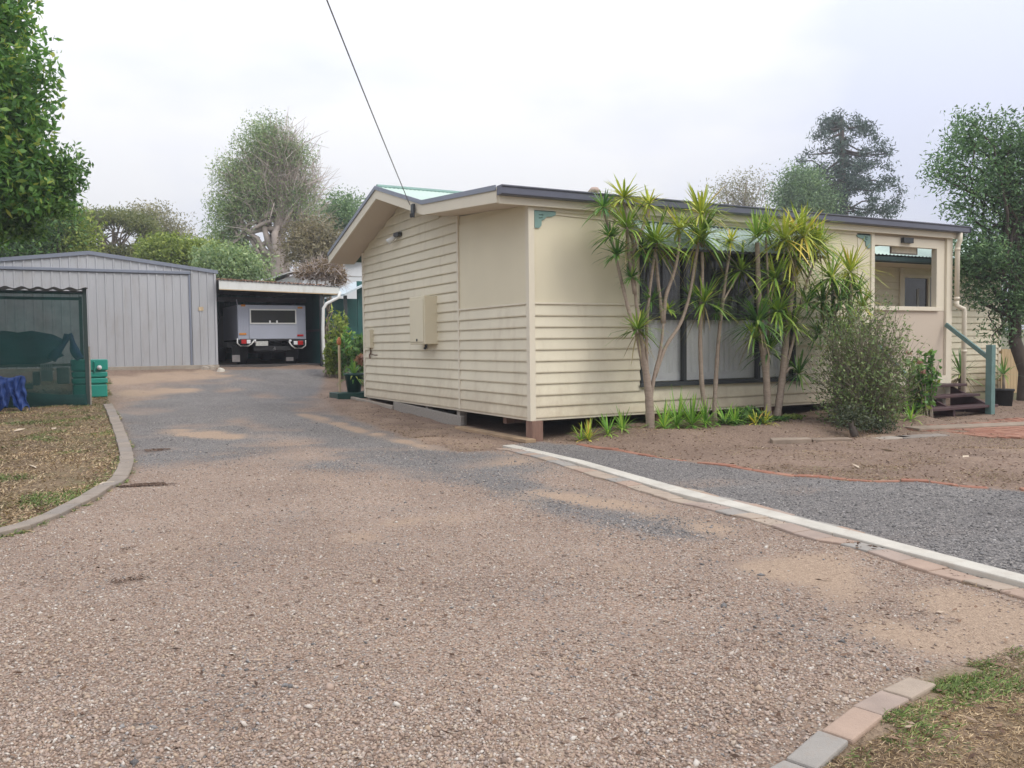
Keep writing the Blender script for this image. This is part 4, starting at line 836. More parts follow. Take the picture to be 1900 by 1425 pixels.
fz = at(1875, 735, 20.3); f0, f1 = ony(1858, 650, fz[1]), ony(2100, 650, fz[1])
fn = thing('timber_fence', 'tan paling fence beyond the outbuilding at the right edge', 'fence', (f0[0], fz[1], 0))
x = f0[0]
while x < f1[0]: bxo('paling', TANF, fn, x, x+.115, fz[1]-.01, fz[1]+.012, -.02, ony(1875, 648+rnd.uniform(-1, 1), fz[1])[2], .003); x += .12
for z in (.3, .95): bxo('rail', TANF, fn, f0[0], f1[0], fz[1]+.013, fz[1]+.06, z, z+.07)
# ------------------------------------------------------------------ overhead service cable
pa, pb_ = CABLE_END, at(615, 0, 7.0); pe = pb_+(pb_-pa)*1.3+np.array([0, 0, .25]); pts = []
for t in np.linspace(0, 1, 40):
    k = t*2.3; p = pa+(pb_-pa)*k; pts.append(p+np.array([0, 0, -.10*math.sin(math.pi*min(k/1.0, 2.3)/2.3)+.0]))
pts[0] = pa; tag(MB().tube(pts, .0065, 6).build('service_cable', paint('cable_grey', (.20, .20, .21), .6), None, True), 'thin grey overhead power cable running up from the gable fascia', 'cable')
# ------------------------------------------------------------------ edgings
def gzz(x, y):
    if not (GX0+.2 < x < GX1-.2 and GY0+.2 < y < GY1-.2): return float(gz(x, y))
    i, j = (x-GX0)/CELL, (y-GY0)/CELL; a, b = int(i), int(j); i -= a; j -= b
    return float(ZZ[a, b]*(1-i)*(1-j)+ZZ[a+1, b]*i*(1-j)+ZZ[a, b+1]*(1-i)*j+ZZ[a+1, b+1]*i*j)
def arc_pts(P, step):
    P = np.array(P, float); d = np.r_[0, np.cumsum(np.linalg.norm(np.diff(P, axis=0), axis=1))]; s = np.arange(0, d[-1], step)
    return np.stack([np.interp(s, d, P[:, 0]), np.interp(s, d, P[:, 1])], 1)
def edge_run(root, name, mats, P, step, w, h, gap=.006, off=0., jit=.01, sunk=.05, tilt=0, skip=0, seq=None):
    A = arc_pts(P, .02); A = np.array([A[max(0, i-25):i+26].mean(0) for i in range(len(A))]); A = arc_pts(A, step)
    for i in range(len(A)-1):
        if rnd.random() < skip: continue
        a, b = A[i], A[i+1]; d = (b-a)/np.linalg.norm(b-a); nrm = np.array([-d[1], d[0]]); a = a+d*gap; b = b-d*gap
        o1, o2 = off+rnd.uniform(-jit, jit), off+rnd.uniform(-jit, jit); dz = rnd.uniform(-jit, jit)*.6
        p = [a+nrm*(o1-w/2), b+nrm*(o2-w/2), b+nrm*(o2+w/2), a+nrm*(o1+w/2)]; zz = float(gz(*((a+b)/2))); V = [(q[0], q[1], gzz(*q)-sunk) for q in p]+[(q[0], q[1], gzz(*q)+h+dz+tilt*(k in (2, 3))) for k, q in enumerate(p)]
        MB().add(V, [(3, 2, 1, 0), (4, 5, 6, 7), (0, 1, 5, 4), (1, 2, 6, 5), (2, 3, 7, 6), (3, 0, 4, 7)]).build(name, mats[seq[i % len(seq)] if seq else rnd.randrange(len(mats))], root, bevel=.008)
def edge_root(name, label, cat, p): return thing(name, label, cat, (p[0], p[1], float(gz(*p))))
KERB = paint('kerb_concrete', (.27, .225, .18), .92, .16, scale=4, bump=.5, bscale=70, dirt=(.2, .15, .1))
KERB2 = paint('kerb_concrete_dark', (.25, .215, .18), .92, .16, scale=5, bump=.5, bscale=70, dirt=(.2, .15, .1))
edge_run(edge_root('concrete_kerb', 'curved mottled concrete kerb between the left lawn and the gravel driveway', 'kerb', CURB[4]), 'kerb_block', [KERB, KERB2, KERB], CURB, .42, .15, .035, .003, .06, .006)
S2 = STRIP1+sdir*2.2
edge_run(edge_root('concrete_strip', 'straight cream concrete strip dividing the two driveways', 'strip', STRIP0), 'strip_section', [CONCW], [STRIP0, S2], 1.9, .155, .035, .002, .03, .002)
PVM = [paint('paver_pink', (.36, .26, .195), .88, .12, scale=7, bump=.3, bscale=110, dirt=(.30, .22, .16)), paint('paver_grey', (.30, .275, .24), .88, .12, scale=7, bump=.3, bscale=110, dirt=(.30, .22, .16)), paint('paver_tan', (.37, .295, .225), .88, .12, scale=7, bump=.3, bscale=110, dirt=(.25, .2, .15)), paint('paver_rose', (.33, .255, .205), .88, .14, scale=6, bump=.3, bscale=110, dirt=(.3, .22, .16))]
edge_run(edge_root('paver_row', 'row of pink and grey pavers along the near side of the concrete strip', 'paving', STRIP0), 'paver', [PVM[0], PVM[2], PVM[3], PVM[0], PVM[1], PVM[2]], [STRIP0+sdir*.15, S2], .215, .165, .016, .0025, -.135, .006)
a = STRIP0+sdir*(np.dot(gp(1215, 893)[:2]-STRIP0, sdir)); b = STRIP0+sdir*(np.dot(gp(1745, 1030)[:2]-STRIP0, sdir))
edge_run(edge_root('paver_row', 'short row of pavers along the far side of the concrete strip', 'paving', a), 'paver', PVM, [a, b], .225, .105, .012, .003, .165, .006)
BRK = [paint('red_brick', (.30, .135, .085), .85, .15, scale=9, bump=.4, bscale=90, dirt=(.3, .15, .1)), paint('red_brick_light', (.34, .17, .11), .85, .15, scale=9, bump=.4, bscale=90)]
edge_run(edge_root('brick_edging', 'curved line of red bricks edging the garden by the grey side driveway', 'edging', REDL[2]), 'brick', BRK, REDL, .235, .105, .012, .006, .03, .014, skip=.1)
edge_run(edge_root('paver_edging', 'pavers edging the lawn at the lower right of the gravel', 'edging', PV0), 'paver', PVM, [PV1, PV0-pvd*.9], .217, .105, .014, .0035, .056, .005, seq=[2, 3, 0, 1, 1, 2])
edge_run(edge_root('garden_edging', 'low weathered concrete edging along the garden bed under the twiggy shrub', 'edging', (2.9, -2.05)), 'edging_block', [paint('edging_brown', (.25, .19, .14), .92, .2, scale=5, bump=.4, bscale=60), paint('edging_tan', (.30, .235, .175), .92, .2, scale=5, bump=.4, bscale=60)], W2([(1395, 818), (1450, 820), (1530, 821), (1600, 820), (1640, 818)]), .5, .16, .045, .008, 0, .02)
for i, (px, py, w, l, lab) in enumerate(((1655, 815, .22, .55, 'tan concrete slab at the left end of the garden path pieces'), (1702, 811, .24, .75, 'pale grey slab next to the red brick paving'))):
    q = gp(px, py); mb = MB().beam(q+np.array([-l/2, .02, .0]), q+np.array([l/2, -.12 if i else .02, .0]), w, .05); tag(mb.build('garden_slab', KERB2 if i else CONC, None, bevel=.012), lab, 'slab')
q0, q1 = gp(1690, 797), gp(1960, 786); mb = MB().beam(q0+np.array([0, 0, .0]), q1+np.array([0, 0, .0]), .35, .06); tag(mb.build('step_pad', paint('edging_tan', (.3, .235, .175)), None, bevel=.012), 'long concrete pad on the ground in front of the timber steps', 'slab')
bp_ = thing('brick_path', 'patch of orange red brick paving at the right edge below the steps', 'paving', gp(1860, 800))
c0 = gp(1815, 812); 
for i in range(26):
    for j in range(7):
        x_, y_ = c0[0]+.1+i*.118+(.0), c0[1]-.35+j*.232+(.116 if i % 2 else 0)
        if (x_-c0[0])*.55+(y_-c0[1]) < -.12-.1*math.sin(i): continue
        z_ = float(gz(x_, y_)); MB().box(x_, x_+.112, y_, y_+.226, z_-.03, z_+.012+rnd.uniform(-.004, .004)).build('brick', BRK[rnd.randrange(2)], bp_)

# ------------------------------------------------------------------ plants: helpers
def unit(v): return v/(np.linalg.norm(v, axis=-1, keepdims=True)+1e-9)
def leaf_quads(c, L, Wd, droop=0., up=0.):
    n = len(c); d = rng.normal(size=(n, 3)); d[:, 2] = d[:, 2]*(1-.3*abs(droop))-droop; d = unit(d)
    s = unit(np.cross(d, rng.normal(size=(n, 3))+np.array([0, 0, up]))); l = (L*rng.uniform(.65, 1.35, n))[:, None]; w = (Wd*rng.uniform(.7, 1.3, n))[:, None]
    nrm = np.cross(d, s); V = np.stack([c-d*l*.5, c+s*w*.5+nrm*w*.12-d*l*.06, c+d*l*.5, c-s*w*.5+nrm*w*.12-d*l*.06], 1).reshape(-1, 3)
    return V, np.arange(n*4).reshape(-1, 4)
def in_blobs(blobs, n, shell=.5):
    vol = np.array([b[1][0]*b[1][2] for b in blobs]); k = rng.choice(len(blobs), n, p=vol/vol.sum()); C = np.array([b[0] for b in blobs])[k]; R = np.array([b[1] for b in blobs])[k]
    d = unit(rng.normal(size=(n, 3))); r = rng.random(n)**shell; return C+d*R*r[:, None]
def blob(px, py, rx, ry, D, dk=.85): k = D/FPX; return (at(px, py, D), np.array([rx*k, rx*k*dk, ry*k]))
def limb(mb, a, b, r0, r1, n=5, sag=.12, seed=0, segs=5):
    q = np.random.default_rng(seed); t = np.linspace(0, 1, segs+1)[:, None]; p = a*(1-t)+b*t; L = np.linalg.norm(b-a); p[1:-1] += q.normal(size=(segs-1, 3))*L*.05; p[:, 2] -= (np.sin(t*math.pi)*L*sag)[:, 0]*.5
    mb.tube(p, list(np.linspace(r0, r1, segs+1)), n, False)
def tree(name, label, base, top, tr, blobs, clumps, per, cr, leaf, mat, bark, group=None, limbs=14, droop=.1, forks=(.35, .9), shell=.5, twigs=None, tilt=0, flat=.75):
    base = np.array(base, float); top = np.array(top, float); r = thing(name, label, 'tree', base, group); sd_ = abs(hash_(label)) % 9999
    q = np.random.default_rng(sd_); t = np.linspace(0, 1, 9)[:, None]; tp = base*(1-t)+top*t; tp[1:-1, :2] += q.normal(size=(7, 2))*np.linalg.norm(top-base)*.012
    mb = MB(); tb = tp.copy(); tb[0, 2] -= .3; mb.tube(tb, list(tr*(1-.82*np.linspace(0, 1, 9)**.8)), 9, False)
    cl = in_blobs(blobs, clumps, shell)
    for i in range(min(limbs, clumps)):
        f = q.uniform(*forks); a = np.array([np.interp(f, t[:, 0], tp[:, j]) for j in range(3)]); limb(mb, a, cl[i], tr*(1-.8*f)*.5, tr*.08, 5, .1*q.uniform(-1, 1), i+sd_)
    mb.build('trunk', bark, r, True)
    far_ = np.dot(base-CAM, FW) > 25; per, leaf = (int(per*2.6), (leaf[0]*.56, leaf[1]*.56)) if far_ else (int(per*1.6), (leaf[0]*.78, leaf[1]*.78))
    c = np.repeat(cl, per, 0); off = np.clip(rng.normal(size=c.shape), -1.7, 1.7)*cr*np.array([1, 1, flat])*.55; V, F = leaf_quads(c+off, leaf[0], leaf[1], droop); fast_mesh('crown', V, F, mat, r, k=4)
    if twigs:
        bl, n_, ln, m2 = twigs; T = in_blobs(bl, n_, .6); cen = np.array([top[0], top[1], base[2]+(top[2]-base[2])*.35]); dirn = unit(unit(T-cen)+rng.normal(size=T.shape)*.7+np.array([0, 0, .15])); l = (ln*rng.uniform(.5, 1.4, n_))[:, None]
        s = unit(np.cross(dirn, rng.normal(size=T.shape)))*.013*ln; tp2 = T+dirn*l+rng.normal(size=T.shape)*.08*ln; V = np.stack([T-s, T+s, tp2+s*.4, tp2-s*.4], 1).reshape(-1, 3)
        fast_mesh('twigs', V, np.arange(n_*4).reshape(-1, 4), m2, r, k=4)
    return r
def hash_(s): return sum((i+1)*ord(ch) for i, ch in enumerate(s))*7919
LF_DEEP = leafmat('leaf_deep', ((0, (0.047, 0.104, 0.035)), (.45, (0.097, 0.209, 0.058)), (.8, (0.151, 0.290, 0.077)), (1, (0.238, 0.348, 0.096))))
LF_NEAR = leafmat('leaf_near', ((0, (0.063, 0.147, 0.043)), (.5, (0.126, 0.292, 0.069)), (.85, (0.210, 0.383, 0.088)), (1, (0.462, 0.495, 0.098))), .35, .4)
LF_OLIVE = leafmat('leaf_olive', ((0, (0.114, 0.143, 0.055)), (.6, (0.212, 0.244, 0.097)), (1, (0.342, 0.338, 0.138))))
LF_PALE = leafmat('leaf_pale', ((0, (0.175, 0.175, 0.112)), (.6, (0.300, 0.288, 0.188)), (1, (0.425, 0.388, 0.263))))
LF_YEL = leafmat('leaf_yellow_green', ((0, (0.118, 0.176, 0.036)), (.6, (0.254, 0.333, 0.072)), (1, (0.423, 0.474, 0.114))))
LF_BLUE = leafmat('leaf_bunya', ((0, (0.031, 0.058, 0.051)), (.6, (0.060, 0.110, 0.085)), (1, (0.111, 0.175, 0.128))), .12)
LF_SOFT = leafmat('leaf_soft_green', ((0, (0.093, 0.172, 0.081)), (.6, (0.185, 0.293, 0.146)), (1, (0.315, 0.430, 0.227))))
LF_PAPER = leafmat('leaf_paperbark', ((0, (0.147, 0.235, 0.118)), (.6, (0.279, 0.382, 0.185)), (1, (0.469, 0.558, 0.290))))
TWIG = islandmat('twig_grey_brown', ((0, (0.331, 0.262, 0.221)), (.6, (0.497, 0.414, 0.359)), (1, (0.635, 0.565, 0.510))))
TWIGD = islandmat('twig_olive', ((0, (0.144, 0.120, 0.084)), (.6, (0.264, 0.228, 0.156)), (1, (0.360, 0.312, 0.240))))
def tz_(p): return float(gz(p[0], p[1])) if p[1] < 60 else 2.
def gnd(px, D): p = at(px, 690, D); return np.array([p[0], p[1], float(gz(p[0], p[1]))])
# ------------------------------------------------------------------ trees
b = gnd(-420, 12.5); D = 12.5
tree('broadleaf_tree', 'large broad leaved tree overhanging from the left edge, leaves near the camera', b, at(-300, 120, D), .22,
     [blob(-70, 10, 95, 120, D), blob(-45, 160, 95, 90, D), blob(-20, 260, 85, 75, D), blob(-60, 350, 130, 90, D), blob(25, 340, 55, 55, D), blob(48, 215, 28, 22, D), blob(30, 130, 35, 36, D)], 260, 84, .42, (.165, .07), LF_NEAR, BARKD, limbs=26, droop=.5, forks=(.6, .98))
D = 12.9; b = gnd(-260, D)
tree('broadleaf_tree', 'slender leafy tree at the left with one round tuft out over the shed roof', b, at(-160, 330, D), .1,
     [blob(125, 322, 32, 40, D), blob(95, 375, 26, 22, D), blob(118, 385, 18, 14, D), blob(60, 360, 40, 35, D), blob(20, 400, 60, 40, D)], 75, 60, .24, (.13, .05), LF_DEEP, BARKD, limbs=16, droop=.5, forks=(.75, .98))
D = 30
for px, bl, lab, mt in ((25, [blob(-20, 420, 90, 75, D), blob(40, 455, 75, 60, D), blob(70, 420, 45, 40, D)], 'dense dark tree just behind the left end of the metal shed', LF_DEEP),
                        (108, [blob(105, 445, 42, 45, D+1), blob(85, 480, 50, 30, D+1), blob(60, 475, 40, 30, D+1)], 'mid green bushy tree behind the left slope of the shed roof', LF_YEL)):
    tree('background_tree', lab, gnd(px, D), at(px, 420, D), .2, bl, 110, 90, 1.0, (.30, .12), mt, BARKD, 'trees behind the metal shed')
D = 40
tree('umbrella_tree', 'flat topped olive tree with spreading branches above the shed roof ridge', gnd(212, D), at(210, 425, D), .3,
     [blob(213, 404, 70, 10, D), blob(160, 420, 28, 11, D), blob(262, 424, 28, 12, D), blob(140, 458, 24, 14, D), blob(200, 470, 40, 10, D), blob(262, 470, 30, 10, D)], 120, 60, .6, (.24, .085), LF_OLIVE, BARK, 'trees behind the metal shed', limbs=44, forks=(.55, .98), flat=.5)
D = 46
tree('gum_tree', 'pale sparse gum tree rising behind the flat topped tree', gnd(292, D), at(285, 400, D), .3,
     [blob(280, 402, 30, 20, D), blob(312, 432, 30, 30, D), blob(300, 462, 40, 25, D)], 60, 45, .9, (.32, .10), LF_PALE, BARKP, 'trees behind the metal shed', limbs=24, forks=(.4, .98))
D = 33
for px, bl, lab, mt in ((335, [blob(322, 476, 48, 26, D), blob(300, 468, 25, 22, D)], 'low yellow green tree behind the right slope of the shed roof', LF_YEL), (385, [blob(380, 482, 34, 24, D), blob(352, 476, 22, 18, D)], 'small yellow green tree just left of the tall paperbark', LF_YEL)):
    tree('background_tree', lab, gnd(px, D), at(px, 470, D), .14, bl, 60, 70, .7, (.26, .11), mt, BARKD, 'trees behind the metal shed')
D = 38
tree('paperbark_tree', 'tall pale paperbark, leafy green on its left and bare twigs on its right', gnd(512, D), at(510, 235, D), .5,
     [blob(495, 240, 24, 22, D), blob(475, 275, 34, 34, D), blob(448, 325, 40, 40, D), blob(424, 385, 36, 48, D), blob(415, 445, 32, 48, D), blob(450, 480, 48, 34, D), blob(505, 290, 34, 44, D), blob(480, 370, 46, 55, D), blob(545, 300, 22, 40, D), blob(560, 370, 26, 50, D)], 240, 62, .8, (.24, .075), LF_PAPER, BARKP, limbs=70, forks=(.2, .97), shell=.7,
     twigs=([blob(535, 285, 34, 46, D), blob(560, 360, 40, 60, D), blob(515, 350, 55, 95, D), blob(560, 430, 44, 50, D), blob(465, 370, 45, 80, D)], 2900, 1.0, TWIG))
for px, D, bl, lab, mt, n_ in ((632, 44, [blob(630, 385, 28, 22, 44), blob(642, 415, 24, 30, 44), blob(610, 410, 20, 20, 44)], 'light green tree seen between the paperbark and the house gable', LF_SOFT, 60),
                           (598, 36, [blob(585, 440, 32, 22, 36), blob(570, 470, 40, 26, 36), blob(610, 470, 30, 25, 36)], 'brownish olive tree low behind the carport roof', leafmat('leaf_brown_olive', ((0, (.16, .14, .085)), (.6, (.26, .22, .14)), (1, (.34, .30, .2)))), 55),
                           (440, 31, [blob(418, 496, 26, 18, 31), blob(455, 508, 30, 9, 31)], 'grey green bushy tree at the foot of the paperbark', LF_PAPER, 55)):
    tree('background_tree', lab, gnd(px, D), at(px, 430 if px > 500 else 480, D), .16, bl, n_, 60, .9, (.28, .11), mt, BARKD, 'trees behind the carport')
# bare vine straggling over the carport roof edge
q = at(600, 505, 25); vn = thing('bare_creeper', 'straggling grey twiggy creeper over the right end of the carport roof', 'creeper', (q[0], q[1], 1.0)); bl = [blob(600, 500, 40, 20, 24.5), blob(575, 508, 35, 12, 24.5), blob(625, 515, 20, 16, 24.5)]
T = in_blobs(bl, 1600, .7); d_ = unit(rng.normal(size=T.shape)); s = unit(np.cross(d_, rng.normal(size=T.shape)))*.006; l = rng.uniform(.15, .5, (1600, 1)); V = np.stack([T-s, T+s, T+d_*l+s*.5, T+d_*l-s*.5], 1).reshape(-1, 3); fast_mesh('stems', V, np.arange(6400).reshape(-1, 4), TWIG, vn, k=4)
V, F = leaf_quads(in_blobs(bl, 2600, .7), .11, .05, .3); fast_mesh('leaves', V, F, leafmat('leaf_dry', ((0, (.15, .11, .06)), (.6, (.24, .17, .1)), (1, (.34, .26, .18)))), vn, k=4)
mb = MB()
for i in range(9): limb(mb, at(606+rnd.uniform(-6, 6), 640, 24.5), at(575+i*7, rnd.uniform(492, 515), 24.5), .03, .01, 5, -.1, i)
mb.build('branches', BARK, vn, True)
# dry leaf litter on the carport roof
V, F = leaf_quads(np.stack([rng.uniform(CX0, CX1-.3, 2600), CY+rng.uniform(.02, 2.6, 2600)**1, np.zeros(2600)], 1), .09, .04); V[:, 2] = V[:, 2]*.5+np.interp(V[:, 0], [CX0, CX1], [cz0, cz1])+.05+.02*(V[:, 1]-CY)*.4
o_ = fast_mesh('leaf_litter', V, F, islandmat('litter_red_brown', ((0, (.16, .08, .05)), (.6, (.28, .16, .10)), (1, (.38, .27, .2)))), None, np.array([0, CY, 0.]), 4); o_['kind'] = 'stuff'
# bunya style pine: whorls of branches ending in dense tufts
D = 58; b = gnd(1568, D); bt = at(1562, 222, D); pine = thing('bunya_pine', 'tall dark conifer with dense tufts, standing above the right end of the roof', 'tree', b)
mb = MB(); mb.tube([b, (b+bt)/2, bt], [.5, .35, .1], 8); cl = []; k = D/FPX
for i in range(170):
    f = rng.random()**.75; py = 213+f*205; half = np.interp(py, [205, 230, 260, 320, 370, 410], [30, 56, 80, 94, 118, 126]); sgn = rng.uniform(-1, 1); a_ = rng.uniform(0, 2*math.pi); rr = half*k*(rng.random()**.45); x_ = math.cos(a_)*rr; y_ = math.sin(a_)*rr*.8
    c0 = at(1562, py-8, D); tip = at(1562, py, D)+np.array([x_, y_, 0]); cl.append(tip)
    if i % 2 == 0: limb(mb, c0, tip, .09, .03, 4, .15, i, 3)
mb.build('trunk', BARKD, pine, True)
cl = np.array(cl); c = np.repeat(cl, 100, 0); V, F = leaf_quads(c+rng.normal(size=c.shape)*np.array([.25, .25, .20]), .28, .07, .05); fast_mesh('crown', V, F, LF_BLUE, pine, k=4)
D = 55
tree('background_tree', 'lighter green rounded tree tucked against the left side of the dark conifer', gnd(1490, D), at(1490, 320, D), .3, [blob(1490, 340, 26, 28, D), blob(1478, 376, 36, 34, D), blob(1515, 384, 30, 30, D)], 90, 75, 1.2, (.34, .14), LF_SOFT, BARKD, 'trees beyond the house roof')
D = 64
tree('gum_tree', 'thin wispy gum tree with pale bare branches above the house roof', gnd(1385, D), at(1385, 340, D), .28, [blob(1345, 358, 22, 22, D), blob(1378, 335, 24, 16, D), blob(1412, 352, 22, 24, D), blob(1385, 375, 40, 18, D)], 42, 26, 1.1, (.38, .12), LF_PALE, BARKP, 'trees beyond the house roof', limbs=34, forks=(.45, .98))
D = 17.6; b = np.array([*at(1902, 700, D)[:2], 0])
tree('shade_tree', 'large dark leaved tree at the right edge hiding most of the rear building', b, at(1880, 300, D), .17,
     [blob(1795, 262, 40, 46, D), blob(1850, 255, 45, 50, D), blob(1765, 325, 42, 42, D), blob(1830, 350, 75, 75, D), blob(1895, 290, 60, 60, D), blob(1920, 380, 80, 90, D), blob(1795, 425, 42, 55, D), blob(1850, 470, 80, 60, D), blob(1810, 525, 36, 36, D), blob(1800, 490, 40, 45, D), blob(1885, 560, 55, 45, D), blob(1855, 610, 26, 22, D), blob(1950, 500, 80, 90, D), blob(1940, 250, 70, 60, D), blob(1800, 230, 25, 25, D), blob(1745, 300, 25, 25, D)], 420, 44, .36, (.125, .042), leafmat('leaf_shade_tree', ((0, (0.051, 0.099, 0.050)), (.45, (0.102, 0.192, 0.088)), (.8, (0.174, 0.304, 0.135)), (1, (0.275, 0.400, 0.203)))), BARKD, limbs=90, forks=(.35, .97), shell=.62, droop=.2)
# far belt of trees that closes the horizon
T = []; 
for i in range(420):
    a_ = rng.uniform(-1.0, 1.25)+YAW; dd = rng.uniform(95, 150); T.append([CAM[0]+math.sin(a_)*dd, CAM[1]+math.cos(a_)*dd, rng.uniform(2, 6.5)])
c = np.repeat(np.array(T), 70, 0); V, F = leaf_quads(c+rng.normal(size=c.shape)*np.array([2.6, 2.6, 1.6]), .9, .5); o_ = fast_mesh('far_woods', V, F, LF_OLIVE, None, np.zeros(3), 4); o_['kind'] = 'stuff'
# ------------------------------------------------------------------ dracaenas by the window
STRAP = leafmat('leaf_dracaena', ((0, (0.099, 0.203, 0.041)), (.5, (0.235, 0.386, 0.065)), (.85, (0.412, 0.547, 0.097)), (1, (0.666, 0.628, 0.145))), .25, .38)
STRAPY = leafmat('leaf_dracaena_yellow', ((0, (0.200, 0.283, 0.047)), (.5, (0.437, 0.509, 0.078)), (.85, (0.655, 0.660, 0.109)), (1, (0.764, 0.509, 0.140))), .25, .38)
STRAPD = leafmat('leaf_dracaena_dark', ((0, (0.048, 0.124, 0.040)), (.5, (0.109, 0.237, 0.064)), (.85, (0.196, 0.360, 0.090)), (1, (0.413, 0.495, 0.144))), .25, .38)
def straps(mb, c, R, n, w, up=.55, q=rng, droopk=.55, squash=1.):
    V = []; F = []
    for i in range(n):
        e = q.uniform(-.55, 1.45)*up+ .1; az = q.uniform(0, 2*math.pi); d = np.array([math.cos(az)*math.cos(e), math.sin(az)*math.cos(e)*squash, math.sin(e)]); L = R*q.uniform(.75, 1.15); s = np.array([-math.sin(az), math.cos(az), 0])*w*q.uniform(.8, 1.2)
        k = len(V)
        for t, ww in ((.03, .45), (.3, 1.), (.62, .8), (.86, .42), (1., .04)):
            p = c+d*L*t-np.array([0, 0, 1])*droopk*L*t*t*max(0, math.cos(e))*q.uniform(.8, 1.1); V += [p-s*ww/2, p+s*ww/2]
        F += [(k+2*j, k+2*j+1, k+2*j+3, k+2*j+2) for j in range(4)]
    mb.add(np.array(V), F)
def dracaena(label, stems, heads, y0, r0):
    p0 = ony(*stems[0][0], y0); gzz = float(gz(p0[0], y0)); r = thing('dracaena', label, 'plant', (p0[0], y0, gzz), 'dracaenas along the front wall')
    for i, st in enumerate(stems):
        n = len(st); dy = rnd.uniform(-.06, .06); pts = [ony(px, py, y0+dy*min(1, j/2)) for j, (px, py) in enumerate(st)]
        if st[0][1] > 760: pts[0][2] = min(pts[0][2], gzz-.02); pts[0] = np.array([pts[0][0], pts[0][1], gzz-.04])
        P = np.array(pts); d_ = np.r_[0, np.cumsum(np.linalg.norm(np.diff(P, axis=0), axis=1))]; s = np.linspace(0, d_[-1], max(6, n*4)); Q = np.stack([np.interp(s, d_, P[:, j]) for j in range(3)], 1); Qs = Q.copy()
        for _ in range(3): Qs[1:-1] = (Qs[:-2]+Qs[1:-1]*2+Qs[2:])/4
        ra = st_r = r0 if st[0][1] > 760 else r0*.46
        MB().tube(Qs, list(np.linspace(ra, ra*.55, len(Qs))*(1+.06*np.sin(np.arange(len(Qs))*2.1))), 8).build('stem', STEM, r, True)
    for (px, py, rad, kind) in heads:
        c = ony(px, py, y0+rnd.uniform(-.10, .08)); R = rad*np.dot(c-CAM, FW)/FPX*1.95; mb = MB(); up = .75 if kind != 'u' else 1.0
        straps(mb, c, R, int(30+rad*1.15), .020+.0003*rad, up, droopk=.42 if kind != 'u' else .25)
        mb.build('leaf_rosette', {'y': STRAPY, 'u': STRAP, 'd': STRAPD}.get(kind, STRAP), r)
        if rad > 30:
            mb = MB(); straps(mb, c-np.array([0, 0, R*.1]), R*.8, 9, .018, -.9, droopk=.7); mb.build('dry_leaves', leafmat('leaf_dry_strap', ((0, (.2, .15, .07)), (1, (.36, .3, .16)))) if 'DRYS' not in MATS else MATS['DRYS'], r); MATS.setdefault('DRYS', bpy.data.materials.get('leaf_dry_strap'))
dracaena('multi stemmed dracaena at the left side of the window, its heads reaching the gutter', [[(1207, 797), (1206, 770), (1205, 745), (1199, 690), (1190, 655), (1184, 622)], [(1205, 745), (1200, 690), (1199, 610), (1205, 540), (1216, 462)], [(1206, 748), (1213, 700), (1226, 650), (1231, 600)], [(1231, 600), (1224, 550), (1219, 500), (1217, 470)], [(1231, 600), (1234, 550), (1250, 510), (1259, 470), (1261, 435)],
    [(1200, 700), (1188, 620), (1178, 545), (1173, 430)], [(1188, 640), (1170, 590), (1155, 530), (1143, 478), (1130, 425), (1122, 398)], [(1178, 545), (1166, 470), (1162, 410), (1158, 375)], [(1173, 470), (1190, 430), (1204, 388)], [(1214, 700), (1235, 640), (1262, 605), (1280, 550), (1287, 500), (1296, 450)]],
    [(1190, 470, 24, 'd'), (1120, 386, 26, 'd'), (1158, 368, 31, 'y'), (1204, 380, 22, 'y'), (1163, 425, 40, 'n'), (1145, 474, 25, 'd'), (1216, 452, 44, 'n'), (1172, 515, 20, 'd'), (1261, 424, 30, 'y'), (1298, 440, 48, 'n'), (1301, 398, 38, 'y'), (1183, 612, 33, 'n'), (1240, 574, 14, 'n'), (1208, 560, 22, 'd'), (1132, 440, 22, 'd')], -.55, .066)
dracaena('slim single stemmed dracaena with a tall straight stem in front of the middle window pane', [[(1316, 782), (1308, 755), (1302, 720), (1299, 640), (1300, 560), (1304, 500), (1301, 450)]], [(1307, 561, 38, 'n'), (1281, 553, 20, 'd'), (1303, 452, 26, 'd')], -.45, .038)
dracaena('slim dracaena with a pale crooked stem right of the straight stemmed one', [[(1326, 790), (1326, 750), (1329, 690), (1334, 620), (1341, 560), (1347, 510), (1355, 462)], [(1341, 560), (1358, 530), (1374, 505)]], [(1355, 449, 23, 'y'), (1376, 502, 37, 'n'), (1330, 580, 14, 'd')], -.42, .036)
dracaena('bushy dracaena with a wide yellow green crown over the right end of the awning', [[(1440, 782), (1446, 745), (1452, 700), (1456, 650), (1462, 600), (1470, 540), (1474, 480)], [(1425, 778), (1424, 740), (1422, 690), (1414, 640), (1408, 560), (1405, 450)], [(1424, 700), (1427, 600), (1424, 500), (1421, 440)], [(1456, 690), (1472, 630), (1484, 570), (1494, 530), (1508, 495), (1520, 462)], [(1452, 700), (1466, 680), (1480, 690)]],
    [(1404, 440, 27, 'u'), (1422, 430, 27, 'u'), (1456, 445, 42, 'y'), (1490, 440, 44, 'y'), (1470, 478, 44, 'n'), (1520, 456, 34, 'n'), (1438, 517, 38, 'n'), (1472, 521, 25, 'y'), (1444, 578, 43, 'n'), (1406, 598, 44, 'd'), (1497, 563, 26, 'd'), (1482, 694, 30, 'd'), (1424, 654, 30, 'd'), (1400, 628, 30, 'n'), (1470, 605, 30, 'n'), (1505, 450, 34, 'y'), (1476, 430, 34, 'y')], -.62, .058)
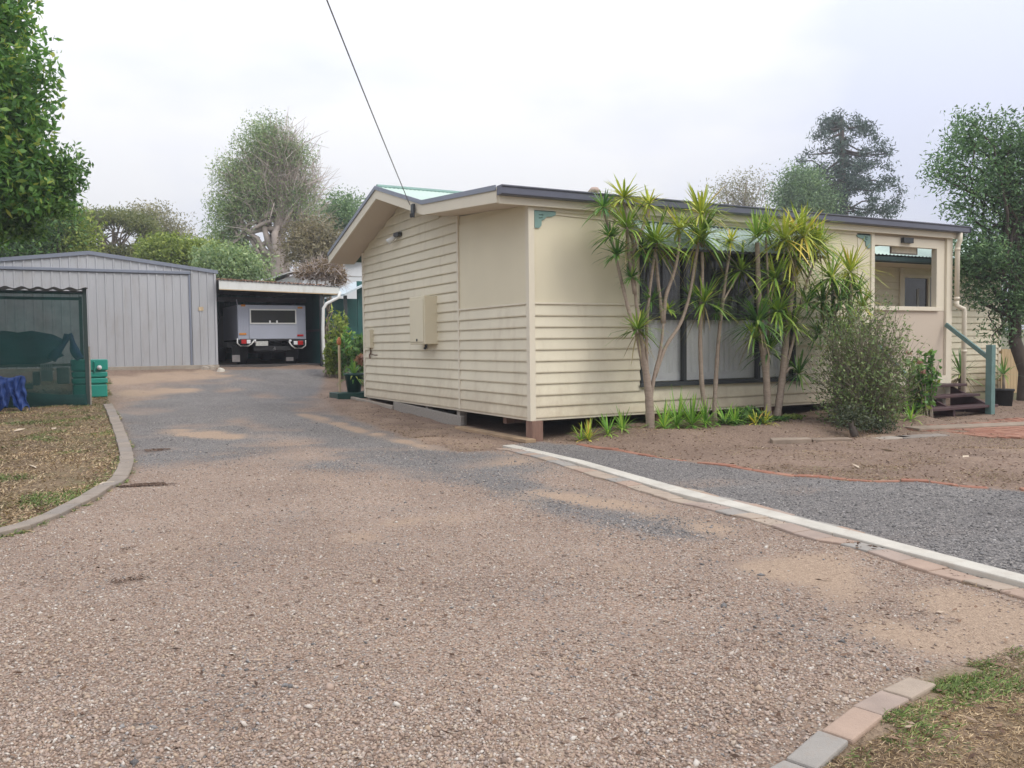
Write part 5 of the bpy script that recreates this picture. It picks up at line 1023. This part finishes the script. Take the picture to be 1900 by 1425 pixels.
dracaena('thick leafy dracaena pair rising behind the twiggy shrub by the veranda post', [[(1556, 790), (1552, 720), (1548, 640), (1545, 525)], [(1566, 790), (1572, 700), (1578, 600), (1577, 515)]], [(1543, 516, 42, 'n'), (1577, 505, 38, 'y'), (1560, 560, 36, 'd'), (1590, 540, 30, 'd'), (1540, 600, 34, 'd'), (1585, 600, 32, 'n'), (1600, 570, 30, 'y'), (1525, 560, 34, 'd'), (1560, 620, 36, 'n'), (1606, 620, 26, 'd'), (1520, 620, 30, 'd')], -.6, .05)
# ------------------------------------------------------------------ shrubs and low plants
def bush(name, label, c, R, stems, leaves, leaf, lmat, smat, cat='shrub', group=None, upw=1.2, srad=.006, spread=1., base_w=.2):
    c = np.array(c, float); gz0 = float(gz(c[0], c[1])); r = thing(name, label, cat, (c[0], c[1], gz0), group); T = c+unit(rng.normal(size=(stems, 3)))*np.array(R)*(rng.random((stems, 1))**.4); T[:, 2] = np.maximum(T[:, 2], gz0+.05)
    B = np.stack([c[0]+rng.normal(size=stems)*R[0]*base_w, c[1]+rng.normal(size=stems)*R[1]*base_w, np.full(stems, gz0)], 1); V = []; F = []; seg = 4; dsp = rng.normal(size=(stems, 3))*.06*R[0]
    tt = np.linspace(0, 1, seg+1)
    for j, t in enumerate(tt):
        p = B*(1-t)+T*t; p[:, :2] = B[:, :2]+(T[:, :2]-B[:, :2])*t**upw; p = p+dsp*math.sin(t*6); w = srad*(1-.75*t); s = unit(np.cross(T-B, np.array([.3, -.9, .1])))*w; s2 = unit(np.cross(T-B, s))*w
        V.append(np.stack([p-s-s2*.6, p+s-s2*.6, p+s2], 1))
    V = np.stack(V, 1); nS = stems; base_i = (np.arange(nS)*(seg+1)*3)[:, None]; quads = []
    for j in range(seg):
        for a_ in range(3): b_ = (a_+1) % 3; quads.append(np.concatenate([base_i+j*3+a_, base_i+j*3+b_, base_i+(j+1)*3+b_, base_i+(j+1)*3+a_], 1))
    fast_mesh('stems', V.reshape(-1, 3), np.concatenate(quads), smat, r, k=4)
    k = rng.integers(0, stems, leaves); t = 1-rng.random(leaves)**1.6*.75; p = B[k]*(1-t[:, None])+T[k]*t[:, None]; p[:, :2] = B[k][:, :2]+(T[k]-B[k])[:, :2]*(t**upw)[:, None]; p = p+rng.normal(size=p.shape)*np.array(R)*.07
    V, F = leaf_quads(p, leaf[0], leaf[1], -.3); fast_mesh('leaves', V, F, lmat, r, k=4); return r
sc_ = ony(1603, 690, -1.5); kk = np.dot(sc_-CAM, FW)/FPX
LF_DARKS = leafmat('leaf_dark_shrub', ((0, (.03, .045, .025)), (.6, (.06, .08, .04)), (1, (.11, .12, .07))), .15)
LF_SHRUB = leafmat('leaf_shrub', ((0, (0.077, 0.118, 0.039)), (.5, (0.154, 0.227, 0.073)), (.85, (0.224, 0.309, 0.112)), (1, (0.336, 0.400, 0.157))), .2)
bush('twiggy_shrub', 'large grey green twiggy shrub in front of the open veranda end', sc_+np.array([0, 0, .06]), (128*kk, 95*kk, 142*kk), 1100, 11500, (.055, .022), LF_SHRUB, TWIGD, base_w=.16, srad=.006)
mb = MB(); zb2 = float(gz(sc_[0], -2.2)); q = ony(1590, 812, -2.15)
lb2 = thing('dark_shrub', 'small dark green shrub with a bent stump at the foot of the twiggy shrub', 'shrub', (q[0], -2.15, zb2)); MB().tube([(q[0]+.0, -2.15, zb2-.03), (q[0]-.03, -2.12, zb2+.08), (q[0], -2.05, zb2+.2)], [.045, .05, .035], 8).build('trunk', BARKD, lb2, True)
V, F = leaf_quads(in_blobs([(ony(1580, 775, -2.0), np.array([.34, .28, .2])), (ony(1630, 790, -1.95), np.array([.3, .25, .12]))], 1500, .6), .045, .018); fast_mesh('leaves', V, F, LF_DARKS, lb2, k=4)
q = ony(1700, 672, -1.05); bush('flowering_shrub', 'bright green leafy shrub with pink flowers beside the left step post', (q[0], -1.15, q[2]-.1), (.30, .28, .36), 40, 620, (.13, .06), LF_NEAR, BARK, base_w=.3, srad=.012)
PINK = leafmat('petal_pink', ((0, (.5, .22, .22)), (1, (.6, .38, .35))))
for px, py in ((1706, 673), (1686, 655), (1712, 690)):
    V, F = leaf_quads(in_blobs([(ony(px, py, -1.38), np.array([.04, .04, .035]))], 22, .6), .05, .035); fast_mesh('flower', V, F, PINK, bpy.data.objects['flowering_shrub'], k=4)
q = ony(1383, 778, -.75); bush('round_shrub', 'low dark green rounded shrub under the bushy dracaena', (q[0], -.75, q[2]), (.42, .32, .20), 90, 4200, (.042, .022), LF_DEEP, BARKD, base_w=.5)
q = ony(1470, 783, -.7); bush('round_shrub', 'small olive green tuft of leaves beside the bushy dracaena base', (q[0], -.7, q[2]), (.2, .2, .13), 50, 1100, (.045, .02), LF_YEL, BARKD, base_w=.5)
q = ony(1436, 788, -.7); bush('round_shrub', 'tiny dark tuft at the base of the bushy dracaena', (q[0], -.75, q[2]), (.2, .2, .1), 50, 900, (.04, .02), LF_DEEP, BARKD, base_w=.5)
LILY = leafmat('leaf_lily', ((0, (0.109, 0.246, 0.046)), (.6, (0.237, 0.472, 0.077)), (1, (0.473, 0.643, 0.139))), .3)
def clump(label, px, py, y, R, n, mat=LILY, w=.022, up=.9, group='strappy plants along the front wall'):
    q = ony(px, py, y); r = thing('strap_plant', label, 'plant', (q[0], y, float(gz(q[0], y))), group); mb = MB(); straps(mb, np.array([q[0], y, float(gz(q[0], y))]), R*2., int(n*1.7), w, up, droopk=.5); mb.build('leaves', mat, r); return r
for px, y, R, n, lab, m_ in ((1078, -.38, .14, 18, 'thin pale strappy plant nearest the front corner stump', LILY), (1092, -.40, .18, 26, 'yellowish strappy plant second from the corner stump', STRAPY), (1128, -.36, .19, 22, 'strappy plant under the boards left of the dracaena trunk, left of its twin', LILY), (1155, -.38, .20, 26, 'strappy plant just left of the big dracaena trunk', LILY),
                         (1232, -.62, .22, 36, 'bright green strappy clump just right of the big dracaena trunk', LILY), (1256, -.58, .30, 44, 'tallest bright strappy clump under the left window pane', LILY), (1284, -.6, .26, 40, 'bright green strappy clump left of the slim straight dracaena', LILY), (1308, -.6, .22, 30, 'strappy clump between the two slim dracaenas', LILY), (1345, -.75, .22, 30, 'strappy clump right of the slim crooked dracaena', LILY), (1364, -.85, .18, 26, 'low strappy clump in front of the rounded dark shrub', LILY),
                         (1402, -1.0, .15, 24, 'yellow leaved clump in front of the rounded dark shrub', STRAPY), (1418, -1.0, .15, 24, 'yellow leaved clump left of the olive tuft', STRAPY), (1690, -1.5, .22, 30, 'green leafy weed at the foot of the left step post', LILY)):
    clump(lab, px, 795, y, R, n, m_)
# potted and ground yuccas by the steps
q = at(1790, 735, 17.0); g0_ = float(gz(q[0], q[1])); r = thing('yucca', 'dark spiky yucca between the downpipe and the right step post', 'plant', (q[0]-.12, q[1], g0_)); cc = at(1783, 694, 17.0)
MB().tube([(q[0]-.12, q[1], g0_-.05), (cc[0], cc[1], cc[2])], [.06, .045], 8).build('stem', BARKD, r, True); mb = MB(); straps(mb, cc, .55, 34, .035, .95, droopk=.25); mb.build('leaves', STRAPD, r); mb = MB(); straps(mb, cc-np.array([0, 0, .05]), .5, 26, .02, -.8, droopk=.5); mb.build('dry_leaves', MATS['DRYS'], r)
q = at(1862, 757, 16.3); g0_ = float(gz(q[0], q[1])); pt2 = thing('potted_yucca', 'spiky young yucca in a black pot right of the right step post', 'plant', (q[0], q[1], g0_)); MB().tube([(q[0], q[1], g0_), (q[0], q[1], g0_+.30), (q[0], q[1], g0_+.30), (q[0], q[1], g0_+.34), (q[0], q[1], g0_+.33)], [.14, .17, .185, .185, .15], 16).build('pot', BLACK, pt2, True)
cc = at(1862, 695, 16.3); MB().tube([(q[0], q[1], g0_+.3), tuple(cc)], [.03, .022], 8).build('stem', BARK, pt2, True); mb = MB(); straps(mb, cc, .46, 30, .028, .95, droopk=.25); mb.build('leaves', STRAPD, pt2)
# plant in the green pot, bushes between carport and house
mb = MB(); straps(mb, POTQ-np.array([0, 0, .05]), .38, 40, .05, .9, droopk=.4); mb.build('leaves', LF_NEAR, bpy.data.objects['plant_pot'])
V, F = leaf_quads(in_blobs([(POTQ+np.array([.25, .1, .28]), np.array([.22, .18, .12]))], 120, .7), .12, .07); fast_mesh('red_leaves', V, F, leafmat('leaf_red_brown', ((0, (.26, .13, .09)), (1, (.42, .24, .18)))), bpy.data.objects['plant_pot'], k=4)
for px, py, D_, R, lab, m_ in ((628, 625, 21.5, (.35, .35, .75), 'tall yellow green bush rising by the carport downpipe', LF_YEL), (655, 640, 21, (.5, .4, .5), 'dense green bush left of the house gable', LF_NEAR), (672, 650, 20, (.32, .32, .42), 'dark green bush touching the gable corner', LF_DEEP), (616, 655, 21.2, (.22, .25, .42), 'small green bush between carport downpipe and stake', LF_YEL)):
    c = at(px, py, D_); bush('garden_bush', lab, c, R, 60, 1500, (.15, .05), m_, BARK, group='bushes between carport and house', base_w=.4, srad=.01)

# ------------------------------------------------------------------ loose cover: stones, dry grass, fallen leaves
fwd = FW[:2]/np.linalg.norm(FW[:2]); rgt = np.array([fwd[1], -fwd[0]])
dx, dy = cx-CAM[0], cy-CAM[1]; dpt = dx*fwd[0]+dy*fwd[1]; lat = dx*rgt[0]+dy*rgt[1]; inview = (dpt > 1.7) & (np.abs(lat) < dpt*.72+.8)
def cells(weight, n):
    w = (weight*inview/np.maximum(dpt, 2.)**2).ravel(); k = rng.choice(w.size, n, p=w/w.sum()); i, j = np.unravel_index(k, weight.shape); fx, fy = rng.random(n), rng.random(n)
    z = ZZ[i, j]*(1-fx)*(1-fy)+ZZ[i+1, j]*fx*(1-fy)+ZZ[i, j+1]*(1-fx)*fy+ZZ[i+1, j+1]*fx*fy
    return np.stack([gxv[i]+fx*CELL, gyv[j]+fy*CELL, z], 1)
mid = lambda a: (a[:-1, :-1]+a[1:, 1:])/2
OCT = np.array([(1, 0, 0), (.1, 1, .1), (-1, .15, 0), (0, -1, -.1), (.1, .1, 1), (0, 0, -1.)]); OF = np.array([(0, 1, 4), (1, 2, 4), (2, 3, 4), (3, 0, 4), (1, 0, 5), (2, 1, 5), (3, 2, 5), (0, 3, 5)])
def stones(name, P, r, stops):
    n = len(P); s = r*rng.lognormal(0, .33, n); sc3 = s[:, None]*rng.uniform([.75, .6, .35], [1.25, 1., .75], (n, 3)); a = rng.uniform(0, 6.28, n); v = OCT[None]*sc3[:, None]*rng.uniform(.75, 1.25, (n, 6, 1)); ca, sa = np.cos(a)[:, None], np.sin(a)[:, None]; tl = rng.normal(size=(n, 1))*.35
    x = v[..., 0]*ca-v[..., 1]*sa; y = v[..., 0]*sa+v[..., 1]*ca; z = v[..., 2]+x*tl; V = np.stack([x, y, z], -1)+P[:, None]+np.array([0, 0, 1])*(sc3[:, None, 2:3]*.25)
    F = (np.arange(n)[:, None, None]*6+OF[None]).reshape(-1, 3); o = fast_mesh(name, V.reshape(-1, 3), F, islandmat(name+'_stone', stops, .85), None, np.zeros(3), 3); o['kind'] = 'stuff'
wg = mid(gravel)*m_dr*np.clip(1-1.05*mid(dirt), .03, 1)*np.clip(1+.35*mid(lump), .3, 2)
stones('gravel', cells(wg*(1-.8*mid(grey))*(dpt < 11), 120000), .0064, ((0, (.17, .125, .098)), (.2, (.32, .23, .172)), (.45, (.42, .315, .245)), (.65, (.35, .29, .25)), (.8, (.42, .315, .22)), (.93, (.48, .415, .35)), (1, (.58, .53, .46))))
stones('grey_gravel', cells((wg*mid(grey)+m_sd*mid(gravel))*(dpt < 14), 30000), .0072, ((0, (.10, .095, .09)), (.5, (.21, .20, .19)), (.85, (.28, .262, .245)), (1, (.42, .39, .36))))
def blades(name, P, h, w, stops, lay=.8):
    n = len(P); a = rng.uniform(0, 6.28, n); L = h*rng.uniform(.5, 1.5, n); up = np.clip(rng.normal(.45, .3, n), .05, 1)*(1-lay*.5); d = np.stack([np.cos(a)*(1-up*.5), np.sin(a)*(1-up*.5), up], 1); s = np.stack([-np.sin(a), np.cos(a), 0*a], 1)*w
    V = np.stack([P-s, P+s, P+d*L[:, None]*.6+s*.7, P+d*L[:, None]-np.array([0, 0, 1])*(L*.12)[:, None]], 1).reshape(-1, 3); V[:, 2] += .002; o = fast_mesh(name, V, np.arange(n*4).reshape(-1, 4), leafmat(name+'_blade', stops, .2, .7), None, np.zeros(3), 4); o['kind'] = 'stuff'
gpatch = np.clip(mid(blur(rng.random(XX.shape), 9)), 0, 1); gpatch = (gpatch-gpatch.mean())/gpatch.std()
DRY = ((0, (0.090, 0.058, 0.040)), (.4, (0.234, 0.154, 0.090)), (.75, (0.414, 0.296, 0.180)), (1, (0.684, 0.540, 0.360)))
GRN = ((0, (0.064, 0.100, 0.032)), (.5, (0.134, 0.198, 0.054)), (1, (0.252, 0.324, 0.100)))
pn = np.array([pvd[1], -pvd[0]]); ml = (m_lw | (m_fl & (((cx-PV0[0])*pn[0]+(cy-PV0[1])*pn[1]) > .125))).astype(float)
blades('turf', cells(m_lw*(1+.5*gpatch).clip(.15, 2)*np.maximum(dpt, 4), 60000), .05, .006, DRY, .7)
blades('green_turf', cells(m_lw*(np.clip(gpatch-.6, 0, 2)+np.maximum(mid(blur(v_dr, 10)), 0)*1.2)*np.maximum(dpt, 4), 24000), .045, .005, GRN, .6)
blades('dry_grass', cells(ml*(1+.4*gpatch).clip(.2, 2), 130000), .024, .0013, DRY)
nearedge = np.maximum(mid(blur(v_dr, 8)), 0)*ml
blades('green_grass', cells(ml*np.clip(gpatch-.35, 0, 2)**1.2+(.6*m_lw+1.1*m_fl)*nearedge*(gpatch > .0)*ml, 36000), .036, .002, GRN, .5)
msoil = (m_bed | m_rest)*(dpt < 24)*(cy < 13)*((cx < 0) | (cx > 9) | (cy < 0)).astype(float)
tuft = np.maximum.reduce([k*splat(px, py, r*1.5) for px, py, r, k in ((1672, 1300, .07, 1), (1640, 1330, .06, .8), (1720, 1270, .07, .8), (1790, 1222, .10, 1), (1850, 1195, .10, .9), (1690, 1362, .07, 1), (1575, 1395, .05, .7), (1760, 1300, .06, .5), (1880, 1260, .1, .5), (1610, 1362, .05, .6), (60, 985, .12, .8), (140, 935, .15, .7), (205, 815, .3, .8), (20, 995, .12, .7), (105, 822, .2, .5))])
blades('green_tufts', cells(ml*np.clip(mid(tuft)-.06, 0, 1)*np.clip(.6+.5*mid(lump2), .05, 2), 1700), .03, .0016, GRN, .6)
blades('yard_grass', cells(msoil*np.clip(gpatch+.5, 0, 2), 30000), .028, .0028, ((0, (0.120, 0.075, 0.048)), (.5, (0.300, 0.203, 0.128)), (.85, (0.480, 0.360, 0.240)), (1, (0.240, 0.255, 0.090))))
def litter(name, P, L, stops, flat=.35):
    c = P+np.array([0, 0, .008]); V, F = leaf_quads(c, L, L*.42); V = V.reshape(-1, 4, 3); V[:, :, 2] = (V[:, :, 2]-c[:, None, 2])*flat+c[:, None, 2]+.004; o = fast_mesh(name, V.reshape(-1, 3), F, islandmat(name+'_leaf', stops, .8), None, np.zeros(3), 4); o['kind'] = 'stuff'
LS = ((0, (.05, .03, .02)), (.45, (.14, .08, .05)), (.8, (.26, .17, .11)), (1, (.48, .38, .28)))
litter('fallen_leaves', cells(msoil*1.0+.12*ml+.02*m_dr, 9000), .045, LS)
litter('drift_leaves', cells(np.clip(mid(dark)-.2, 0, 1)*(m_dr*1.)**1, 3000), .032, ((0, (.06, .04, .03)), (.6, (.16, .10, .07)), (1, (.30, .21, .15))))
# a few larger pale leaves that show singly
for i, (px, py, a_) in enumerate(((1792, 852, .3), (1588, 868, 1.1), (1645, 838, 2.2), (36, 800, .5), (100, 798, 1.2), (193, 902, .2), (60, 868, 2.))):
    p = gp(px, py); L = .10; d = np.array([math.cos(a_), math.sin(a_), .1])*L; s = np.array([-math.sin(a_), math.cos(a_), .15])*L*.32
    mb = MB().add([p-d+(0, 0, .012), p+s+(0, 0, .03), p+d+(0, 0, .02), p-s+(0, 0, .02), p+(0, 0, .008)], [(0, 4, 1), (1, 4, 2), (2, 4, 3), (3, 4, 0)])
    tag(mb.build('fallen_leaf', paint('dry_leaf_pale', (.55, .45, .33), .7, .15), None), ('large pale dry leaf at the right of the leaf strewn garden', 'pale dry leaf below the edging of the garden by the side driveway', 'pale dry leaf close to the twiggy shrub edging', 'pale leaf near the blue tarp rolls on the left lawn', 'pale leaf on the left lawn below the shade cloth', 'pale leaf beside the curved kerb bend on the left lawn', 'pale leaf in the middle of the left lawn')[i], 'leaf')

# ------------------------------------------------------------------ air
hz = MB().box(-305, 305, -125, 305, -1.2, 24).build('haze', None, None) if False else None
m, t, o = _tree('haze_air'); vp = N(t, 'ShaderNodeVolumePrincipled'); vp.inputs['Color'].default_value = (.93, .95, 1, 1); vp.inputs['Density'].default_value = .0016; vp.inputs['Anisotropy'].default_value = .3; t.links.new(vp.outputs[0], o.inputs['Volume'])
hz = MB().box(-305, 305, -125, 305, -1.2, 26).build('haze', m, None); hz['kind'] = 'stuff'
